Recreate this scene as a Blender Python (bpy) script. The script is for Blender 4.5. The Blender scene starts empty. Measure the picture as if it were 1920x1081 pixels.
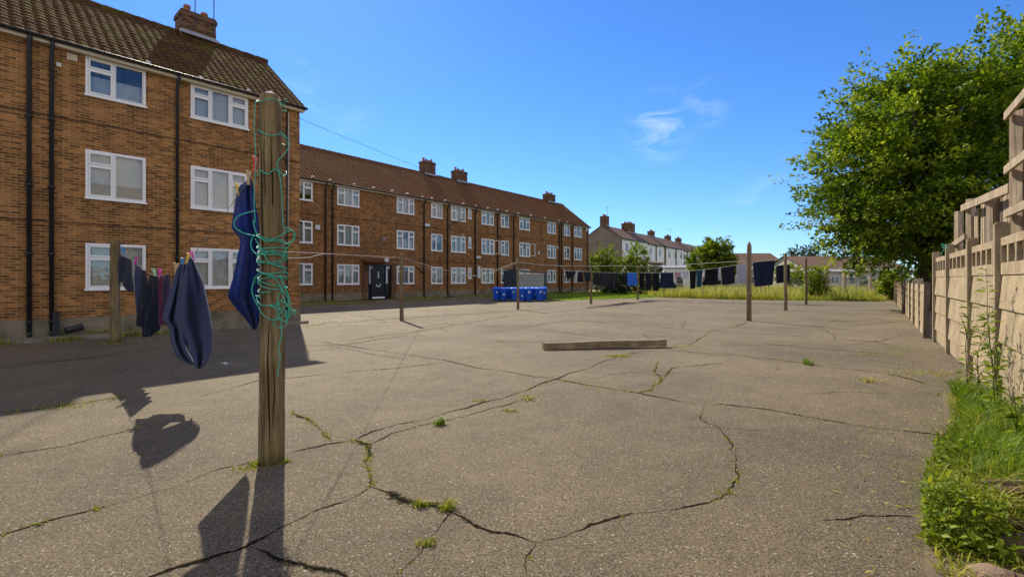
import bpy, math, random
import numpy as np
from mathutils import Vector, Matrix
R = math.radians
rnd = random.Random(7)
nr = np.random.RandomState(11)
scene = bpy.context.scene
COL = scene.collection

# ------------------------------------------------------------------ camera, sky, sun
F, HX, HY, EYE = 900.0, 960.0, 524.0, 1.6      # the photograph's focal length and horizon, in its own pixels
cd = bpy.data.cameras.new('camera'); cam = bpy.data.objects.new('camera', cd); COL.objects.link(cam)
cd.sensor_width = 36; cd.lens = 36 * F / 1920; cd.shift_y = -(540.5 - HY) / 1920
cam.location = (0, 0, EYE); cam.rotation_euler = (R(90), 0, 0); cd.clip_start = .05; cd.clip_end = 2000
scene.camera = cam
SUN_EL, SUN_AZ = 39.8, -25.0                    # azimuth measured from +Y towards +X
scene.view_settings.view_transform = 'Standard'; scene.view_settings.look = 'None'
scene.view_settings.gamma = 1; scene.view_settings.exposure = 0.72
sd = bpy.data.lights.new('sun', 'SUN'); sd.energy = 4.2; sd.angle = R(.5); sd.color = (1, .90, .72)
so = bpy.data.objects.new('sun', sd); COL.objects.link(so)
ca, sa = math.cos(R(SUN_AZ)), math.sin(R(SUN_AZ))
sv = Vector((sa * math.cos(R(SUN_EL)), ca * math.cos(R(SUN_EL)), math.sin(R(SUN_EL))))
so.rotation_euler = sv.to_track_quat('Z', 'Y').to_euler(); so.location = (0, 0, 30)

def N(nt, t, **kw):
    n = nt.nodes.new(t)
    for k, v in kw.items():
        if k in ('inp',):
            for a, b in v.items(): n.inputs[a].default_value = b
        else: setattr(n, k, v)
    return n
w = bpy.data.worlds.new('World'); scene.world = w; w.use_nodes = True
nt = w.node_tree; bg = nt.nodes['Background']; bg.inputs[1].default_value = .135
sky = N(nt, 'ShaderNodeTexSky', sky_type='NISHITA', sun_disc=False)
sky.sun_elevation = R(SUN_EL); sky.sun_rotation = R(SUN_AZ); sky.air_density = 1.0; sky.dust_density = .1; sky.ozone_density = 3.2; sky.altitude = 100
tn = N(nt, 'ShaderNodeMixRGB', blend_type='MULTIPLY'); tn.inputs[0].default_value = 1; tn.inputs[2].default_value = (.43, .58, .83, 1); nt.links.new(sky.outputs[0], tn.inputs[1])
hs = N(nt, 'ShaderNodeHueSaturation', inp={'Saturation': 1.07, 'Hue': .5})
nt.links.new(tn.outputs[0], hs.inputs['Color'])
tc = N(nt, 'ShaderNodeTexCoord')
def cloud(px, py, rad, rot, sx, thr, amt, prev):
    d = Vector(((px - HX) / F, 1, (HY - py) / F)).normalized()
    sub = N(nt, 'ShaderNodeVectorMath', operation='DISTANCE'); sub.inputs[1].default_value = d
    nt.links.new(tc.outputs['Generated'], sub.inputs[0])
    mr = N(nt, 'ShaderNodeMapRange', inp={1: rad, 2: 0.0, 3: 0.0, 4: 1.0}); mr.interpolation_type = 'SMOOTHSTEP'
    nt.links.new(sub.outputs['Value'], mr.inputs[0])
    mp = N(nt, 'ShaderNodeMapping'); mp.inputs['Rotation'].default_value = (0, rot, 0); mp.inputs['Scale'].default_value = (sx, 3, sx * 3.2)
    nt.links.new(tc.outputs['Generated'], mp.inputs[0])
    nz = N(nt, 'ShaderNodeTexNoise', inp={'Scale': 3.0, 'Detail': 7.0, 'Roughness': .6, 'Distortion': .6}); nt.links.new(mp.outputs[0], nz.inputs['Vector'])
    m2 = N(nt, 'ShaderNodeMapRange', inp={1: thr, 2: thr + .28, 3: 0.0, 4: amt}); nt.links.new(nz.outputs[0], m2.inputs[0])
    mu = N(nt, 'ShaderNodeMath', operation='MULTIPLY'); nt.links.new(mr.outputs[0], mu.inputs[0]); nt.links.new(m2.outputs[0], mu.inputs[1])
    mx = N(nt, 'ShaderNodeMixRGB'); mx.inputs[2].default_value = (5.0, 5.6, 6.4, 1)
    nt.links.new(mu.outputs[0], mx.inputs[0]); nt.links.new(prev, mx.inputs[1]); return mx.outputs[0]
c = cloud(1235, 235, .085, R(-14), 3.2, .43, .62, hs.outputs[0])
c = cloud(1325, 190, .06, R(-14), 3.6, .47, .3, c)
c = cloud(1450, 425, .16, 0, 2.5, .5, .3, c)
c = cloud(610, 190, .12, R(25), 2.5, .5, .25, c)
# unseen broken cloud added to the sky behind the camera to lift the shadows
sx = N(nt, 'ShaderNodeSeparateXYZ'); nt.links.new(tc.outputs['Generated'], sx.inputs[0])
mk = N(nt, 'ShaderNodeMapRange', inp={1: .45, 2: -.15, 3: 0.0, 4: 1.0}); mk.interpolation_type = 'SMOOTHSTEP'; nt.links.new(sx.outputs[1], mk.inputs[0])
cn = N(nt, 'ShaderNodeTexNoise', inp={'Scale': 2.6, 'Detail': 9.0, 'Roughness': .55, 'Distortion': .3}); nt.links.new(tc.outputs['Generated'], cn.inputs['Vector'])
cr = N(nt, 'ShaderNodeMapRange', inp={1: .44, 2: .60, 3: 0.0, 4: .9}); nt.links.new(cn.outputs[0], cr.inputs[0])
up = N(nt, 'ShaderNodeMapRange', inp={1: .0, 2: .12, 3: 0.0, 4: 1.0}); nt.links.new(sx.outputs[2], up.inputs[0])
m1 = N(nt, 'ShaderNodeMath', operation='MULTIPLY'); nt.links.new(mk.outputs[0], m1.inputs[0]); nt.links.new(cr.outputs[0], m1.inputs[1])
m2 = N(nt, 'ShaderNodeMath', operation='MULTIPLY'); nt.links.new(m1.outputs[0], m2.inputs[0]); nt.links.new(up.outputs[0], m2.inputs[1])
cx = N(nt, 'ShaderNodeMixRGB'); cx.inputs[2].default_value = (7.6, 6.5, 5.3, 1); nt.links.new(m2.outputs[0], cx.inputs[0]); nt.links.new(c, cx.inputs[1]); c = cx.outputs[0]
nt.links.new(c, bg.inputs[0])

# ------------------------------------------------------------------ helpers
def gp(px, py, z=0.0):
    "where the sight line through a point of the photograph meets the level z"
    D = F * (EYE - z) / (py - HY); return Vector(((px - HX) / F * D, D, z))
def at(px, py, D): return Vector(((px - HX) / F * D, D, EYE + (HY - py) / F * D))

def link(o, parent=None):
    COL.objects.link(o)
    if parent is not None: o.parent = parent
    return o
def tag(o, label=None, cat=None, group=None, kind=None):
    if label: o['label'] = label
    if cat: o['category'] = cat
    if group: o['group'] = group
    if kind: o['kind'] = kind
    return o
def empty(name, loc=(0, 0, 0), rz=0, **kw):
    o = bpy.data.objects.new(name, None); o.empty_display_size = .2; link(o); o.location = loc; o.rotation_euler = (0, 0, rz)
    return tag(o, **kw)
def copy_tree(o, parent=None):
    c = o.copy(); link(c)
    if parent is not None: c.parent = parent
    for ch in [x for x in bpy.data.objects if x.parent == o]: copy_tree(ch, c)
    return c

class MB:
    def __init__(s): s.v = []; s.f = []; s.m = []
    def quad(s, *p, m=0):
        i = len(s.v); s.v += [tuple(q) for q in p]; s.f.append(tuple(range(i, i + len(p)))); s.m.append(m)
    def box(s, x0, x1, y0, y1, z0, z1, m=0):
        i = len(s.v); s.v += [(x, y, z) for z in (z0, z1) for y in (y0, y1) for x in (x0, x1)]
        for q in ((0, 2, 3, 1), (4, 5, 7, 6), (0, 1, 5, 4), (2, 6, 7, 3), (0, 4, 6, 2), (1, 3, 7, 5)):
            s.f.append(tuple(i + a for a in q)); s.m.append(m)
    def bar(s, a, b, w, h, up=(0, 0, 1), m=0, w2=None):
        a = Vector(a); b = Vector(b); d = (b - a).normalized(); sx = d.cross(Vector(up))
        if sx.length < 1e-4: sx = Vector((1, 0, 0))
        sx.normalize(); sy = sx.cross(d); i = len(s.v); w2 = w2 or w
        for p, ww in ((a, w), (b, w2)):
            for cx, cy in ((-1, -1), (1, -1), (1, 1), (-1, 1)): s.v.append(tuple(p + sx * cx * ww / 2 + sy * cy * h / 2))
        for q in ((3, 2, 1, 0), (4, 5, 6, 7), (0, 1, 5, 4), (1, 2, 6, 5), (2, 3, 7, 6), (3, 0, 4, 7)):
            s.f.append(tuple(i + k for k in q)); s.m.append(m)
    def tube(s, pts, rad, seg=8, m=0, cap=True, rf=None):
        pts = [Vector(p) for p in pts]; n = len(pts)
        if not hasattr(rad, '__len__'): rad = [rad] * n
        i0 = len(s.v); ref = Vector((.31, .17, .93))
        t0 = (pts[1] - pts[0]).normalized(); nx = t0.cross(ref)
        if nx.length < .05: nx = t0.cross(Vector((1, 0, 0)))
        nx.normalize()
        for k in range(n):
            t = (pts[min(k + 1, n - 1)] - pts[max(k - 1, 0)])
            t = t.normalized() if t.length > 1e-9 else t0
            nx = (nx - t * nx.dot(t)); nx = nx.normalized() if nx.length > 1e-6 else t.orthogonal().normalized()
            ny = t.cross(nx)
            for j in range(seg):
                a = 2 * math.pi * j / seg; r = rad[k] * (rf(a, k / (n - 1)) if rf else 1)
                s.v.append(tuple(pts[k] + nx * math.cos(a) * r + ny * math.sin(a) * r))
        for k in range(n - 1):
            for j in range(seg):
                a = i0 + k * seg + j; b = i0 + k * seg + (j + 1) % seg
                s.f.append((a, b, b + seg, a + seg)); s.m.append(m)
        if cap:
            s.f.append(tuple(i0 + j for j in range(seg - 1, -1, -1))); s.m.append(m)
            s.f.append(tuple(i0 + (n - 1) * seg + j for j in range(seg))); s.m.append(m)
    def grid(s, P, m=0):
        "P: rows of points"
        i = len(s.v); nu = len(P[0])
        for r in P: s.v += [tuple(q) for q in r]
        for a in range(len(P) - 1):
            for b in range(nu - 1):
                k = i + a * nu + b; s.f.append((k, k + 1, k + nu + 1, k + nu)); s.m.append(m)
    def build(s, name, mat, parent=None, smooth=False, bevel=0, loc=None):
        me = bpy.data.meshes.new(name); me.from_pydata(s.v, [], s.f); me.update()
        mats = mat if isinstance(mat, (list, tuple)) else [mat]
        for q in mats: me.materials.append(q)
        if len(mats) > 1: me.polygons.foreach_set('material_index', s.m)
        uvs(me)
        if smooth: me.polygons.foreach_set('use_smooth', [True] * len(me.polygons))
        o = bpy.data.objects.new(name, me); link(o, parent)
        if loc is not None: o.location = loc
        if bevel:
            b = o.modifiers.new('b', 'BEVEL'); b.width = bevel; b.segments = 2; b.limit_method = 'ANGLE'
        return o
def uvs(me):
    n = len(me.loops); li = np.empty(n, dtype=np.int32); me.loops.foreach_get('vertex_index', li)
    co = np.empty(len(me.vertices) * 3); me.vertices.foreach_get('co', co); co = co.reshape(-1, 3)[li]
    ln = np.empty(len(me.polygons), dtype=np.int32); me.polygons.foreach_get('loop_total', ln)
    no = np.empty(len(me.polygons) * 3); me.polygons.foreach_get('normal', no); no = np.abs(np.repeat(no.reshape(-1, 3), ln, axis=0))
    top = (no[:, 2] > no[:, 0]) & (no[:, 2] > no[:, 1]); sx = (~top) & (no[:, 0] > no[:, 1])
    uv = np.where(top[:, None], co[:, :2], np.where(sx[:, None], co[:, [1, 2]], co[:, [0, 2]]))
    lay = me.uv_layers.new(name='UVMap'); lay.data.foreach_set('uv', uv.ravel())
def np_mesh(name, V, Fq, mat, parent=None, col=None, smooth=False):
    "V (n,3); Fq (m,k) faces; col (n,) value stored per vertex as 'rv'"
    me = bpy.data.meshes.new(name); m, k = Fq.shape
    me.vertices.add(len(V)); me.vertices.foreach_set('co', V.astype(np.float32).ravel())
    me.loops.add(m * k); me.loops.foreach_set('vertex_index', Fq.astype(np.int32).ravel())
    me.polygons.add(m); me.polygons.foreach_set('loop_start', np.arange(0, m * k, k, dtype=np.int32))
    me.update(calc_edges=True); me.materials.append(mat)
    if smooth: me.polygons.foreach_set('use_smooth', [True] * m)
    if col is not None:
        a = me.attributes.new('rv', 'FLOAT', 'POINT'); a.data.foreach_set('value', col.astype(np.float32))
    o = bpy.data.objects.new(name, me); return link(o, parent)

# ------------------------------------------------------------------ materials
def newmat(name):
    m = bpy.data.materials.new(name); m.use_nodes = True; nt = m.node_tree
    return m, nt, nt.nodes['Principled BSDF']
def ramp(nt, fac, stops):
    r = N(nt, 'ShaderNodeValToRGB'); e = r.color_ramp.elements
    while len(e) < len(stops): e.new(.5)
    for q, (p, c) in zip(e, stops): q.position = p; q.color = (*c, 1) if len(c) == 3 else c
    nt.links.new(fac, r.inputs[0]); return r.outputs[0]
def noise(nt, vec, sc, det=5, rough=.6, dist=0):
    n = N(nt, 'ShaderNodeTexNoise', inp={'Scale': sc, 'Detail': det, 'Roughness': rough, 'Distortion': dist})
    if vec is not None: nt.links.new(vec, n.inputs['Vector'])
    return n.outputs[0]
def mix(nt, fac, a, b, mode='MIX'):
    m = N(nt, 'ShaderNodeMixRGB', blend_type=mode)
    for i, v in ((0, fac), (1, a), (2, b)):
        if hasattr(v, 'links'): nt.links.new(v, m.inputs[i])
        else: m.inputs[i].default_value = v if i == 0 else ((*v, 1) if len(v) == 3 else v)
    return m.outputs[0]
def bump(nt, h, strength, dist=.01, prev=None):
    b = N(nt, 'ShaderNodeBump', inp={'Strength': strength, 'Distance': dist}); nt.links.new(h, b.inputs['Height'])
    if prev: nt.links.new(prev, b.inputs['Normal'])
    return b.outputs[0]
def coords(nt, kind='Object', scale=(1, 1, 1)):
    t = N(nt, 'ShaderNodeTexCoord'); mp = N(nt, 'ShaderNodeMapping'); mp.inputs['Scale'].default_value = scale
    nt.links.new(t.outputs[kind], mp.inputs[0]); return mp.outputs[0]
def plain(name, col, rough=.6, var=.25, sc=6, bmp=0, metal=0, scale=(1, 1, 1), spec=.4, bsc=None, dark=None):
    m, nt, b = newmat(name); v = coords(nt, 'Object', scale)
    n = noise(nt, v, sc, 6, .65)
    lo = dark or tuple(x * (1 - var) for x in col); hi = tuple(min(1, x * (1 + var)) for x in col)
    nt.links.new(ramp(nt, n, [(.3, lo), (.7, hi)]), b.inputs['Base Color'])
    b.inputs['Roughness'].default_value = rough; b.inputs['Metallic'].default_value = metal; b.inputs['Specular IOR Level'].default_value = spec
    if bmp:
        nt.links.new(bump(nt, noise(nt, v, bsc or sc * 8, 5, .7), bmp, .01), b.inputs['Normal'])
    return m
def stained(name, col, stain, sc=1.4):
    m, nt, b = newmat(name); v = coords(nt); g_ = noise(nt, v, 28, 6, .7)
    c = ramp(nt, noise(nt, v, 3.5, 6, .65), [(.3, tuple(x * .72 for x in col)), (.7, tuple(x * 1.18 for x in col))])
    c = mix(nt, .8, c, ramp(nt, g_, [(.32, (.62, .60, .56)), (.5, (1, 1, 1)), (.7, (1.18, 1.16, 1.1))]), 'MULTIPLY')
    v2 = coords(nt, 'Object', (1.6, 1.6, .9)); c = mix(nt, ramp(nt, noise(nt, v2, sc, 7, .65, .2), [(.45, (0, 0, 0)), (.72, (.8, .8, .8))]), c, stain)
    vo = N(nt, 'ShaderNodeTexVoronoi', inp={'Scale': 55.0}); nt.links.new(v, vo.inputs['Vector'])
    c = mix(nt, ramp(nt, vo.outputs['Distance'], [(.12, (.7, .7, .7)), (.25, (0, 0, 0))]), c, tuple(x * .45 for x in col))
    nt.links.new(c, b.inputs['Base Color']); b.inputs['Roughness'].default_value = .93; b.inputs['Specular IOR Level'].default_value = .2
    nb = bump(nt, noise(nt, v, 5, 4), .4, .03); nt.links.new(bump(nt, g_, .9, .012, nb), b.inputs['Normal']); return m
def brick_mat(name, c1, c2, mortar, dirt=.5, big=(1, 1, 1)):
    m, nt, b = newmat(name); t = N(nt, 'ShaderNodeTexCoord'); uv = t.outputs['UV']; ob = t.outputs['Object']
    wob = noise(nt, ob, 3, 3)
    bt = N(nt, 'ShaderNodeTexBrick', inp={'Scale': 1.0, 'Mortar Size': .009, 'Mortar Smooth': .3, 'Bias': -.1, 'Brick Width': .225, 'Row Height': .075})
    bt.inputs['Color1'].default_value = (0, 0, 0, 1); bt.inputs['Color2'].default_value = (1, 1, 1, 1); bt.inputs['Mortar'].default_value = (.5, .5, .5, 1)
    nt.links.new(uv, bt.inputs['Vector'])
    # each brick its own tone, plus mottling inside the brick
    mott = noise(nt, ob, 14, 6, .75)
    mm = N(nt, 'ShaderNodeMixRGB'); mm.inputs[0].default_value = .45
    nt.links.new(bt.outputs['Color'], mm.inputs[1]); nt.links.new(mott, mm.inputs[2])
    cb = ramp(nt, mm.outputs[0], [(.20, tuple(x * .52 for x in c1)), (.44, c1), (.62, c2), (.85, tuple(min(1, x * 1.35) for x in c2))])
    patch = ramp(nt, noise(nt, ob, .45, 6, .62, .6), [(.36, (.62, .58, .56)), (.6, (1, 1, 1))])
    cb = mix(nt, dirt, cb, patch, 'MULTIPLY')
    mo = mix(nt, noise(nt, ob, 2.2, 4), mortar, tuple(x * .55 for x in mortar))
    col = mix(nt, bt.outputs['Fac'], cb, mo)
    # rain streaks and soot below
    st = N(nt, 'ShaderNodeMapping'); st.inputs['Scale'].default_value = (2.2, 2.2, .12); nt.links.new(ob, st.inputs[0])
    col = mix(nt, .45, col, ramp(nt, noise(nt, st.outputs[0], 1.6, 5, .6), [(.38, (.62, .6, .58)), (.56, (1, 1, 1))]), 'MULTIPLY')
    nt.links.new(col, b.inputs['Base Color']); b.inputs['Roughness'].default_value = .9; b.inputs['Specular IOR Level'].default_value = .2
    inv = N(nt, 'ShaderNodeMath', operation='SUBTRACT'); inv.inputs[0].default_value = 1; nt.links.new(bt.outputs['Fac'], inv.inputs[1])
    nb = bump(nt, inv.outputs[0], .6, .012); nb = bump(nt, noise(nt, ob, 60, 5), .35, .006, nb)
    nt.links.new(nb, b.inputs['Normal']); return m
def leaf_mat(name, dark, mid, light, trans=.45, att='rv'):
    m, nt, b = newmat(name); a = N(nt, 'ShaderNodeAttribute', attribute_name=att)
    c = ramp(nt, a.outputs['Fac'], [(0, dark), (.5, mid), (1, light)])
    nt.links.new(c, b.inputs['Base Color']); b.inputs['Roughness'].default_value = .55; b.inputs['Specular IOR Level'].default_value = .3
    tr = N(nt, 'ShaderNodeBsdfTranslucent'); nt.links.new(mix(nt, .5, c, (.9, 1, .25), 'MULTIPLY'), tr.inputs[0])
    g = N(nt, 'ShaderNodeGamma'); ms = N(nt, 'ShaderNodeMixShader'); ms.inputs[0].default_value = trans
    nt.links.new(b.outputs[0], ms.inputs[1]); nt.links.new(tr.outputs[0], ms.inputs[2])
    nt.links.new(ms.outputs[0], nt.nodes['Material Output'].inputs[0]); return m
def wood_mat(name, c1, c2, c3, sc=1.0, moss=None, axis='Z', rough=.85):
    m, nt, b = newmat(name); s = {'Z': (9, 9, .7), 'X': (.7, 9, 9), 'Y': (9, .7, 9)}[axis]
    v = coords(nt, 'Object', tuple(q * sc for q in s)); n = noise(nt, v, 2.2, 8, .7, .4)
    c = ramp(nt, n, [(.28, c1), (.5, c2), (.72, c3)])
    v2 = coords(nt, 'Object', (3 * sc, 3 * sc, 1.2 * sc)); c = mix(nt, .6, c, ramp(nt, noise(nt, v2, 1.5, 5), [(.35, (.5, .48, .45)), (.62, (1.1, 1.08, 1))]), 'MULTIPLY')
    if moss:
        sp = N(nt, 'ShaderNodeSeparateXYZ'); t = N(nt, 'ShaderNodeTexCoord'); nt.links.new(t.outputs['Object'], sp.inputs[0])
        mr = N(nt, 'ShaderNodeMapRange', inp={1: moss[0], 2: 0.0, 3: 0.0, 4: .8}); nt.links.new(sp.outputs[2], mr.inputs[0])
        mu = N(nt, 'ShaderNodeMath', operation='MULTIPLY'); nt.links.new(mr.outputs[0], mu.inputs[0]); nt.links.new(noise(nt, v2, 6, 5), mu.inputs[1])
        c = mix(nt, mu.outputs[0], c, moss[1])
    nt.links.new(c, b.inputs['Base Color']); b.inputs['Roughness'].default_value = rough; b.inputs['Specular IOR Level'].default_value = .2
    nt.links.new(bump(nt, n, .8, .012), b.inputs['Normal']); return m

def asphalt_mat():
    m, nt, b = newmat('weathered_asphalt'); t = N(nt, 'ShaderNodeTexCoord'); v = t.outputs['Object']
    big = noise(nt, v, .35, 7, .62, .4); mid = noise(nt, v, 2.4, 6, .65); fine = noise(nt, v, 55, 6, .75)
    c = ramp(nt, big, [(.28, (.094, .072, .040)), (.5, (.148, .114, .063)), (.72, (.202, .158, .088))])
    c = mix(nt, .5, c, ramp(nt, mid, [(.3, (.62, .61, .60)), (.7, (1.32, 1.31, 1.28))]), 'MULTIPLY')
    c = mix(nt, .95, c, ramp(nt, fine, [(.36, (.30, .28, .26)), (.5, (1, 1, 1)), (.64, (1.5, 1.47, 1.4))]), 'MULTIPLY')
    # chips of pale aggregate, and dark pits
    wv = N(nt, 'ShaderNodeMixRGB'); wv.inputs[0].default_value = .05; nt.links.new(v, wv.inputs[1])
    nn = N(nt, 'ShaderNodeTexNoise', inp={'Scale': 30.0}); nt.links.new(v, nn.inputs['Vector']); nt.links.new(nn.outputs[1], wv.inputs[2])
    hh = []
    for sc, thr, amt, colr in ((70, .20, .85, (.56, .49, .38)), (120, .28, .7, (.38, .33, .25)), (38, .11, .85, (.70, .62, .50))):
        mpp = N(nt, 'ShaderNodeMapping'); mpp.inputs['Scale'].default_value = (.62, 1.5, 1); mpp.inputs['Rotation'].default_value = (0, 0, sc * .37); nt.links.new(wv.outputs[0], mpp.inputs[0])
        vo = N(nt, 'ShaderNodeTexVoronoi', inp={'Scale': float(sc), 'Randomness': 1.0}); nt.links.new(mpp.outputs[0], vo.inputs['Vector'])
        sepc = N(nt, 'ShaderNodeSeparateColor'); nt.links.new(vo.outputs['Color'], sepc.inputs[0])
        near = ramp(nt, vo.outputs['Distance'], [(thr, (1, 1, 1)), (thr + .10, (0, 0, 0))])
        pick = ramp(nt, sepc.outputs[0], [(.66, (0, 0, 0)), (.74, (1, 1, 1))])
        mu = N(nt, 'ShaderNodeMath', operation='MULTIPLY'); nt.links.new(near, mu.inputs[0]); nt.links.new(pick, mu.inputs[1])
        mv = N(nt, 'ShaderNodeMath', operation='MULTIPLY'); mv.inputs[1].default_value = amt; nt.links.new(mu.outputs[0], mv.inputs[0])
        c = mix(nt, mv.outputs[0], c, colr); hh.append(mu.outputs[0])
    vo = N(nt, 'ShaderNodeTexVoronoi', inp={'Scale': 62.0}); nt.links.new(v, vo.inputs['Vector'])
    sp = N(nt, 'ShaderNodeSeparateColor'); nt.links.new(vo.outputs['Color'], sp.inputs[0])
    pit = N(nt, 'ShaderNodeMath', operation='MULTIPLY'); nt.links.new(ramp(nt, vo.outputs['Distance'], [(.28, (1, 1, 1)), (.42, (0, 0, 0))]), pit.inputs[0]); nt.links.new(ramp(nt, sp.outputs[1], [(.58, (0, 0, 0)), (.66, (1, 1, 1))]), pit.inputs[1])
    c = mix(nt, pit.outputs[0], c, (.035, .03, .026))
    # damp, mossy stains in large soft shapes
    c = mix(nt, ramp(nt, noise(nt, v, .8, 8, .7, 1.2), [(.6, (0, 0, 0)), (.75, (.35, .35, .35))]), c, (.085, .088, .04))
    nt.links.new(c, b.inputs['Base Color'])
    nt.links.new(ramp(nt, fine, [(.3, (.95,) * 3), (.7, (.72,) * 3)]), b.inputs['Roughness']); b.inputs['Specular IOR Level'].default_value = .35
    nb = bump(nt, mid, .6, .06); nb = bump(nt, noise(nt, v, 20, 5, .7), .7, .02, nb); nb = bump(nt, fine, 1.0, .016, nb); nb = bump(nt, hh[0], .5, .006, nb)
    nt.links.new(nb, b.inputs['Normal']); return m

def tile_mat(name, c1, c2, c3, moss):
    m, nt, b = newmat(name); t = N(nt, 'ShaderNodeTexCoord'); v = t.outputs['Object']
    n = noise(nt, v, 9, 6, .75); n2 = noise(nt, v, .8, 5)
    c = ramp(nt, n, [(.3, c1), (.5, c2), (.72, c3)])
    vo = N(nt, 'ShaderNodeTexVoronoi', inp={'Scale': 3.2}); nt.links.new(v, vo.inputs['Vector'])
    c = mix(nt, .45, c, mix(nt, .8, vo.outputs['Color'], (.9, .8, .75)), 'MULTIPLY'); c = mix(nt, 1, c, (1.25, 1.12, 1.02), 'MULTIPLY')
    c = mix(nt, ramp(nt, n2, [(.45, (0, 0, 0)), (.7, (.5, .5, .5))]), c, tuple(q * 1.5 for q in c2))
    if moss:
        sx = N(nt, 'ShaderNodeSeparateXYZ'); nt.links.new(v, sx.inputs[0])
        mk = N(nt, 'ShaderNodeMapRange', inp={1: moss[0], 2: moss[1], 3: 0.0, 4: 1.0}); nt.links.new(sx.outputs[0], mk.inputs[0])
        mm = N(nt, 'ShaderNodeMath', operation='MULTIPLY'); nt.links.new(mk.outputs[0], mm.inputs[0])
        nt.links.new(ramp(nt, noise(nt, v, 1.1, 8, .8), [(.46, (0, 0, 0)), (.62, (.85, .85, .85))]), mm.inputs[1])
        c = mix(nt, mm.outputs[0], c, (.115, .10, .022))
        c = mix(nt, ramp(nt, noise(nt, v, 22, 4, .7), [(.66, (0, 0, 0)), (.72, (.8, .8, .8))]), c, (.42, .38, .32))
    nt.links.new(c, b.inputs['Base Color']); b.inputs['Roughness'].default_value = 1; b.inputs['Specular IOR Level'].default_value = .04
    nt.links.new(bump(nt, n, .5, .012), b.inputs['Normal']); return m
def glass_mat():
    m, nt, b = newmat('window_glass'); nt.nodes.remove(b)
    tr = N(nt, 'ShaderNodeBsdfTransparent'); tr.inputs[0].default_value = (.78, .84, .86, 1)
    gl = N(nt, 'ShaderNodeBsdfGlossy'); gl.inputs['Roughness'].default_value = .02
    t = N(nt, 'ShaderNodeTexCoord'); nt.links.new(bump(nt, noise(nt, t.outputs['Object'], 1.7, 2), .12, .05), gl.inputs['Normal'])
    fr = N(nt, 'ShaderNodeFresnel', inp={'IOR': 1.55}); mr = N(nt, 'ShaderNodeMapRange', inp={1: 0.0, 2: 1.0, 3: .09, 4: 1.0}); nt.links.new(fr.outputs[0], mr.inputs[0])
    ms = N(nt, 'ShaderNodeMixShader'); nt.links.new(mr.outputs[0], ms.inputs[0]); nt.links.new(tr.outputs[0], ms.inputs[1]); nt.links.new(gl.outputs[0], ms.inputs[2])
    nt.links.new(ms.outputs[0], nt.nodes['Material Output'].inputs[0]); return m
def cloth_mat(name, col, var=.12, trans=.04, sheen=.08):
    m, nt, b = newmat(name); v = coords(nt)
    nt.links.new(ramp(nt, noise(nt, v, 9, 5), [(.3, tuple(x * (1 - var) for x in col)), (.7, tuple(x * (1 + var) for x in col))]), b.inputs['Base Color'])
    b.inputs['Roughness'].default_value = .9; b.inputs['Sheen Weight'].default_value = sheen; b.inputs['Specular IOR Level'].default_value = .15
    nb = bump(nt, noise(nt, v, 5, 5, .6, 1.5), .9, .035); nt.links.new(bump(nt, noise(nt, v, 260, 3), .3, .002, nb), b.inputs['Normal'])
    tr = N(nt, 'ShaderNodeBsdfTranslucent'); tr.inputs[0].default_value = (*tuple(min(1, x * 1.6) for x in col), 1)
    ms = N(nt, 'ShaderNodeMixShader'); ms.inputs[0].default_value = trans; nt.links.new(b.outputs[0], ms.inputs[1]); nt.links.new(tr.outputs[0], ms.inputs[2])
    nt.links.new(ms.outputs[0], nt.nodes['Material Output'].inputs[0]); return m

M = {}
M['asphalt'] = asphalt_mat()
M['brick'] = brick_mat('orange_brick', (.305, .128, .038), (.425, .186, .056), (.50, .34, .165), .65)
M['brick_far'] = brick_mat('brown_brick', (.290, .126, .042), (.385, .170, .056), (.33, .22, .11), .65)
M['brick_dark'] = brick_mat('sooty_brick', (.13, .062, .030), (.21, .10, .045), (.22, .16, .10), .6)
M['tiles_near'] = tile_mat('near_roof_tiles', (.036, .019, .011), (.072, .039, .023), (.105, .062, .037), (-9.5, -5.5))
M['tiles_far'] = tile_mat('far_roof_tiles', (.074, .042, .024), (.122, .068, .038), (.165, .10, .06), None)
M['white'] = plain('white_frame_paint', (.80, .785, .755), .4, .05, 3, .03)
M['cream'] = plain('cream_board_paint', (.62, .53, .38), .6, .12, 4, .1)
M['black'] = plain('black_pipe_paint', (.018, .019, .021), .42, .3, 6, .1)
M['lead'] = plain('lead_flashing', (.30, .31, .33), .5, .15, 5, .1)
M['pot'] = plain('terracotta_pot', (.34, .13, .06), .8, .2, 8, .2)
M['glass'] = glass_mat()
M['plinth'] = plain('stained_concrete_plinth', (.205, .165, .105), .9, .45, 1.6, .6, bsc=25, dark=(.085, .075, .045))
M['concrete'] = stained('pale_concrete', (.37, .29, .185), (.21, .17, .10))
M['concrete_post'] = stained('weathered_concrete_post', (.36, .29, .19), (.19, .155, .10), 1.8)
M['kerb'] = plain('kerb_concrete', (.21, .18, .13), .9, .4, 3, .6, bsc=30)
M['net'] = plain('net_curtain', (.62, .64, .62), .9, .1, 6)
M['net'].node_tree.nodes['Principled BSDF'].inputs['Specular IOR Level'].default_value = .1
M['drape'] = plain('cream_drape', (.55, .52, .42), .9, .15, 6)
M['blind'] = plain('grey_blind', (.48, .53, .52), .8, .06, 3)
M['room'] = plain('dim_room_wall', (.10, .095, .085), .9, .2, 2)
M['post'] = wood_mat('weathered_post_wood', (.055, .037, .016), (.205, .145, .070), (.36, .27, .155), 1, (.25, (.07, .09, .015)))
M['post_far'] = wood_mat('grey_brown_post_wood', (.08, .058, .034), (.18, .135, .08), (.27, .21, .135))
M['beam'] = wood_mat('lying_beam_wood', (.11, .085, .05), (.24, .19, .12), (.36, .29, .20), 1, None, 'X')
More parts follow.
